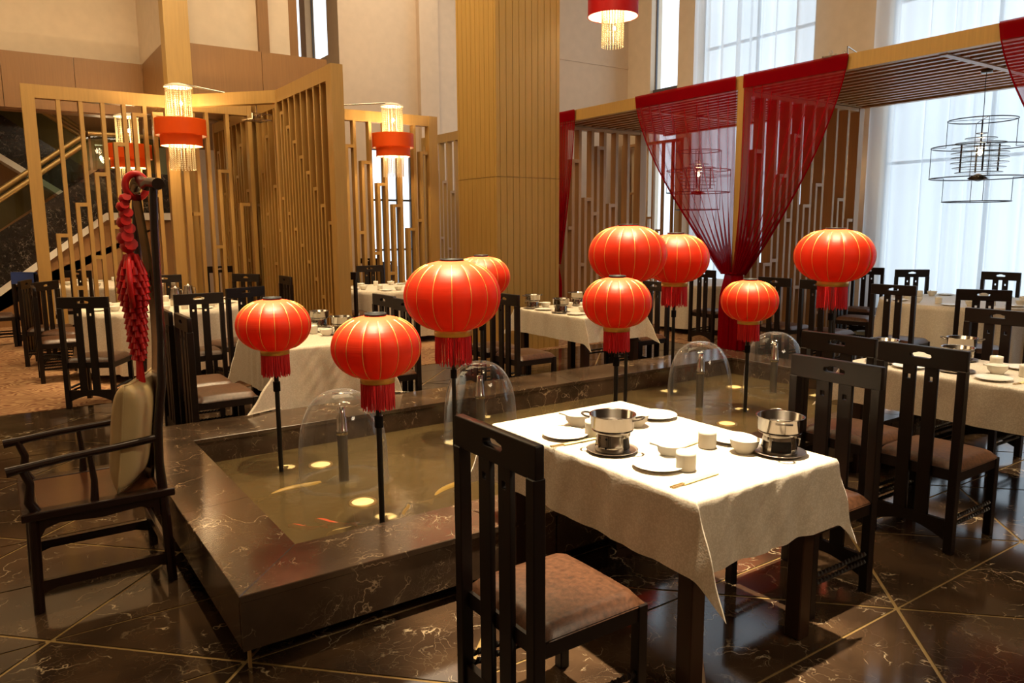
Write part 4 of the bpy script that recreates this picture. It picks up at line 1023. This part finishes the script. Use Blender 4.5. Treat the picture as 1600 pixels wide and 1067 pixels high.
MB().lathe([(0, .60), (.03, .58), (.045, .5), (.048, .38), (.035, .24), (.02, .13), (.014, .06), (.012, -.02), (.018, -.08), (.010, -.10), (0, -.10)], 14, fn=lambda r, z, a: r*(1+.08*sin(5*a+z*40))).build('core', 'ornament_red', orn)
for s_ in (-1, 1):
    MB().tube([(-.02, s_*.07, .56), (-.03, s_*.12, .50), (-.03, s_*.125, .42), (-.02, s_*.09, .35), (-.01, s_*.06, .40)], [.010, .013, .013, .012, .009], 8).build('side_loop', 'ornament_red', orn)
tl = MB()
for k in range(18):
    a = 2*pi*k/18; tl.tube([(.010*cos(a), .012*sin(a), .10), (.016*cos(a), .020*sin(a), -.02), (.02*cos(a), .028*sin(a), -.15-.02*rr.random())], .0042, 4)
stuff(tl.build('tassel', 'ornament_red', orn))
# cable by the pool foot
cbl = MB().tube([(.66+.03*sin(i*1.7), 3.50+.012*i+.02*cos(i*2.1), .009+.006*(i % 3)) for i in range(14)], .005, 6).build('power_cable', 'black'); tag(cbl, 'loose black cable lying at the foot of the pool beside the armchair', 'cable')
# blue sheet over a chair back, painting in the blue light on it
bc = thing('blue_light_patch', 'blue sheet over the far left chair back, standing in for blue light', 'cloth', (.38, 12.66, .9), radians(40))
MB().box(-.034, -.024, -.2, .2, .0, .165).box(.024, .034, -.2, .2, .03, .165).box(-.034, .034, -.2, .2, .155, .165).build('blue_sheet', 'blue_light_patch', bc)

# ------------------------------------------------------------------ pendant lamps
def strands(mb, r, z0, z1, n):
    for j in range(n):
        a = 2*pi*j/n; L_ = z0-z1; k = int(L_/.028)
        pts = []; rs = []
        for q in range(k):
            z = z0-L_*q/k
            pts += [(r*cos(a), r*sin(a), z), (r*cos(a), r*sin(a), z-L_/k*.5)]; rs += [.002, .0095]
        mb.tube(pts, rs, 4, caps=False)
    return mb
def make_crystal(tiers, R, tube_r, L_, mat, arm=None):
    o = thing('crystal_pendant', '', 'lamp')
    MB().lathe([(0, .045), (tube_r*.6, .035), (tube_r*1.12, .0), (tube_r*1.12, -.015), (tube_r*.9, -.015), (0, .0)], 32).build('ceiling_cap', 'lining', o)
    stuff(strands(MB(), tube_r, -.02, -L_, 24).build('crystal_strands', 'crystal', o))
    stuff(strands(MB(), tube_r*.6, -.04, -L_*.95, 9).build('crystal_strands', 'crystal', o))
    for (r, z0, z1) in tiers:
        s_ = MB().lathe([(r, z0), (r, z1)], 48).build('drum_shade', mat, o)
        MB().lathe([(r-.004, z0), (r-.004, z1)], 48).build('lining', 'lining', s_)
        MB().lathe([(r-.006, z1), (r+.003, z1-.004), (r+.003, z1+.006)], 48).build('rim', mat, s_)
        for k in range(3): MB().bar((tube_r*cos(k*2.09), tube_r*sin(k*2.09), z0-.02), (r*cos(k*2.09), r*sin(k*2.09), z0-.02), .006).build('spoke', 'steel', s_)
    for z in (-.22, -.72):
        MB().lathe([(0, .03), (.014, .026), (.022, 0), (.014, -.026), (0, -.03)], 12, (.03, 0, z)).build('bulb', 'bulb', o)
    return o
def lamp_light(x, y, z, p): lamp('POINT', 'pendant_light', (x, y, z), p, (1, .70, .38), shadow_soft_size=.06)
tiers = [(.335, -.44, -.66), (.275, -.60, -.80)]
cpn = Proto(make_crystal(tiers, .335, .165, 1.14, 'shade_cloth'))
CP = [((2.36, 11.56, 3.60), 'crystal pendant with two orange drums hanging left of the slanted beam', (2.96, 11.46, 3.56)), ((1.98, 13.6, 3.42), 'crystal pendant with orange drums behind the left screen, above the red ornament', (3.66, 13.7, 3.47)),
      ((5.58, 11.5, 3.60), 'crystal pendant with orange drums in front of the back window screen', (4.5, 11.95, 3.565))]
for (loc, lb, end) in CP:
    r_ = cpn.place(loc, .4, lb, 'crystal pendants with orange drums')
    lamp_light(loc[0], loc[1], loc[2]-.22, 11); lamp_light(loc[0], loc[1], loc[2]-.60, 75)
    MB().tube([(0, 0, .03), (0, 0, .05), Vector(end)-Vector(loc)], .014, 8).build('support_arm', 'steel', r_) if r_.rotation_euler[2] == 0 else None
    M_ = Matrix.Rotation(-.4, 4, 'Z'); e_ = M_@(Vector(end)-Vector(loc))
    MB().tube([(0, 0, .02), (0, 0, .05), e_*.5+Vector((0, 0, .025)), e_], .014, 8).build('support_arm', 'steel', r_)
big = make_crystal([(.335, -.10, -.58), (.30, .25, -.15)], .335, .145, .98, 'shade_cloth_red'); big.location = (7.15, 7.97, 5.00); big['label'] = 'red drum lamp with crystal strands cut by the top edge of the picture'
MB().tube([(0, 0, .04), (0, 0, 2.49)], .012, 8).build('hanging_rod', 'steel', big)
lamp_light(7.15, 7.97, 4.58, 40); lamp_light(7.15, 7.97, 4.20, 8)
# wire cage lamps
def make_cage():
    o = thing('cage_pendant', '', 'lamp')
    def ring(r, z, t=.006): return MB().tube([(r*cos(a), r*sin(a), z) for a in [2*pi*i/40 for i in range(40)]], t, 6, True)
    for r, z in ((.35, 0), (.50, -.30), (.50, -.65), (.35, -.92)): ring(r, z).build('hoop', 'black_metal', o)
    for k in range(4):
        a = k*pi/2+.4
        for r, z0, z1 in ((.35, 0, -.30), (.50, -.30, -.65), (.35, -.65, -.92)):
            MB().bar((r*cos(a), r*sin(a), z0), (r*cos(a), r*sin(a), z1), .006).build('upright', 'black_metal', o)
        for z in (-.30, -.65): MB().bar((.35*cos(a), .35*sin(a), z), (.5*cos(a), .5*sin(a), z), .006).build('strut', 'black_metal', o)
        MB().bar((0, 0, .005), (.35*cos(a), .35*sin(a), .0), .005).build('spoke', 'black_metal', o)
        MB().bar((.19*cos(a), .19*sin(a), -.27), (.19*cos(a), .19*sin(a), -.58), .016).build('inner_post', 'black_metal', o)
    for i, r in enumerate((.06, .16, .26, .29, .29, .29, .29, .27, .24)):
        z = -.15-.055*i
        MB().lathe([(r*.55, z), (r, z+.006), (r, z-.004), (r*.55, z-.006)], 32).build('crystal_disc', 'clear_glass', o)
        ring(r, z, .004).build('disc_rim', 'dark_steel', o)
    MB().lathe([(0, .04), (.018, .03), (.028, 0), (.018, -.03), (0, -.04)], 12, (0, 0, -.36)).build('bulb', 'bulb', o)
    MB().tube([(0, 0, .0), (0, 0, -.32)], .008, 8).build('stem', 'black_metal', o)
    MB().lathe([(0, -.60), (.05, -.62), (.10, -.66), (.04, -.68), (0, -.69)], 16, fn=lambda r, z, a: r*(1+.3*sin(6*a))).build('crystal_drop', 'dark_steel', o)
    MB().tube([(0, 0, 0), (.01, 0, .2), (0, .005, .40), (0, 0, .55)], .004, 6).build('cord', 'black_metal', o)
    MB().lathe([(0, .56), (.06, .55), (.06, .52), (0, .52)], 20).build('ceiling_rose', 'dark_steel', o)
    return o
cg = Proto(make_cage())
for loc, lb in (((9.5, 4.28, 2.83), 'black wire cage lamp hanging in front of the white window curtain'), ((9.5, 8.5, 2.83), 'wire cage lamp seen through the left red drape')):
    cg.place(loc, .2, lb, 'wire cage lamps'); lamp_light(loc[0], loc[1], loc[2]-.36, 12)
# crystal lamps resting on the canopy and inside the left corner, wall light by the stairs
def make_tray(label, loc, w):
    o = thing('crystal_fixture', label, 'lamp', loc, .3)
    MB().box(-w, w, -.14, -.125, 0, .015).box(-w, w, .125, .14, 0, .015).box(-w, -w+.015, -.14, .14, 0, .015).box(w-.015, w, -.14, .14, 0, .015).box(-w, w, -.007, .007, 0, .012).box(-w, -w+.012, -.14, -.128, 0, .09).box(w-.012, w, -.14, -.128, 0, .09).box(-w, w, -.14, -.13, .08, .09).build('frame', 'steel', o)
    for i in range(7):
        x = -w+.06+(2*w-.12)*i/6
        MB().lathe([(0, .03), (.024, .012), (.014, -.02), (0, -.035)], 8, (x, .06*(-1)**i, .05)).build('crystal', 'clear_glass', o)
    return o
make_tray('crystal light fixture lying on top of the canopy beam', (8.45, 5.40, 3.551), .34)
stc = make_tray('crystal light fixture hung in the corner under the slanted beam', (3.30, 11.15, 3.16), .16)
MB().bar((0, 0, .02), (0, 0, .22), .012).build('hanger', 'steel', stc)
sl_o = thing('glass_lantern_lamp', 'lit glass lamp beyond the stair landing at left', 'lamp', (2.02, 16.9, 2.75))
MB().box(-.16, .16, -.08, .08, 0, .02).box(-.16, .16, -.08, .08, .50, .52).build('frame', 'steel', sl_o); MB().box(-.16, -.15, -.08, .08, .02, .5).box(.15, .16, -.08, .08, .02, .5).box(-.15, .15, -.08, -.075, .02, .5).build('glass', 'clear_glass', sl_o)
for k in (-.06, .06): MB().lathe([(0, .05), (.02, .03), (.028, 0), (.012, -.05), (0, -.05)], 10, (k, 0, .28)).build('bulb', 'bulb', sl_o)
lamp_light(2.02, 16.6, 3.0, 14)
wl = thing('wall_lamp', 'lit crystal wall lamp seen through the lattice right of the drapes', 'lamp', (11.12, 7.15, 2.15))
MB().box(.03, .07, -.10, .10, 0, .55).build('back_plate', 'steel', wl)
stuff(strands(MB(), .09, .52, .02, 16).build('crystal_strands', 'crystal', wl)); MB().lathe([(0, .05), (.02, .03), (.028, 0), (.012, -.05), (0, -.05)], 10, (0, 0, .28)).build('bulb', 'bulb', wl)
lamp_light(10.9, 7.15, 2.45, 5)
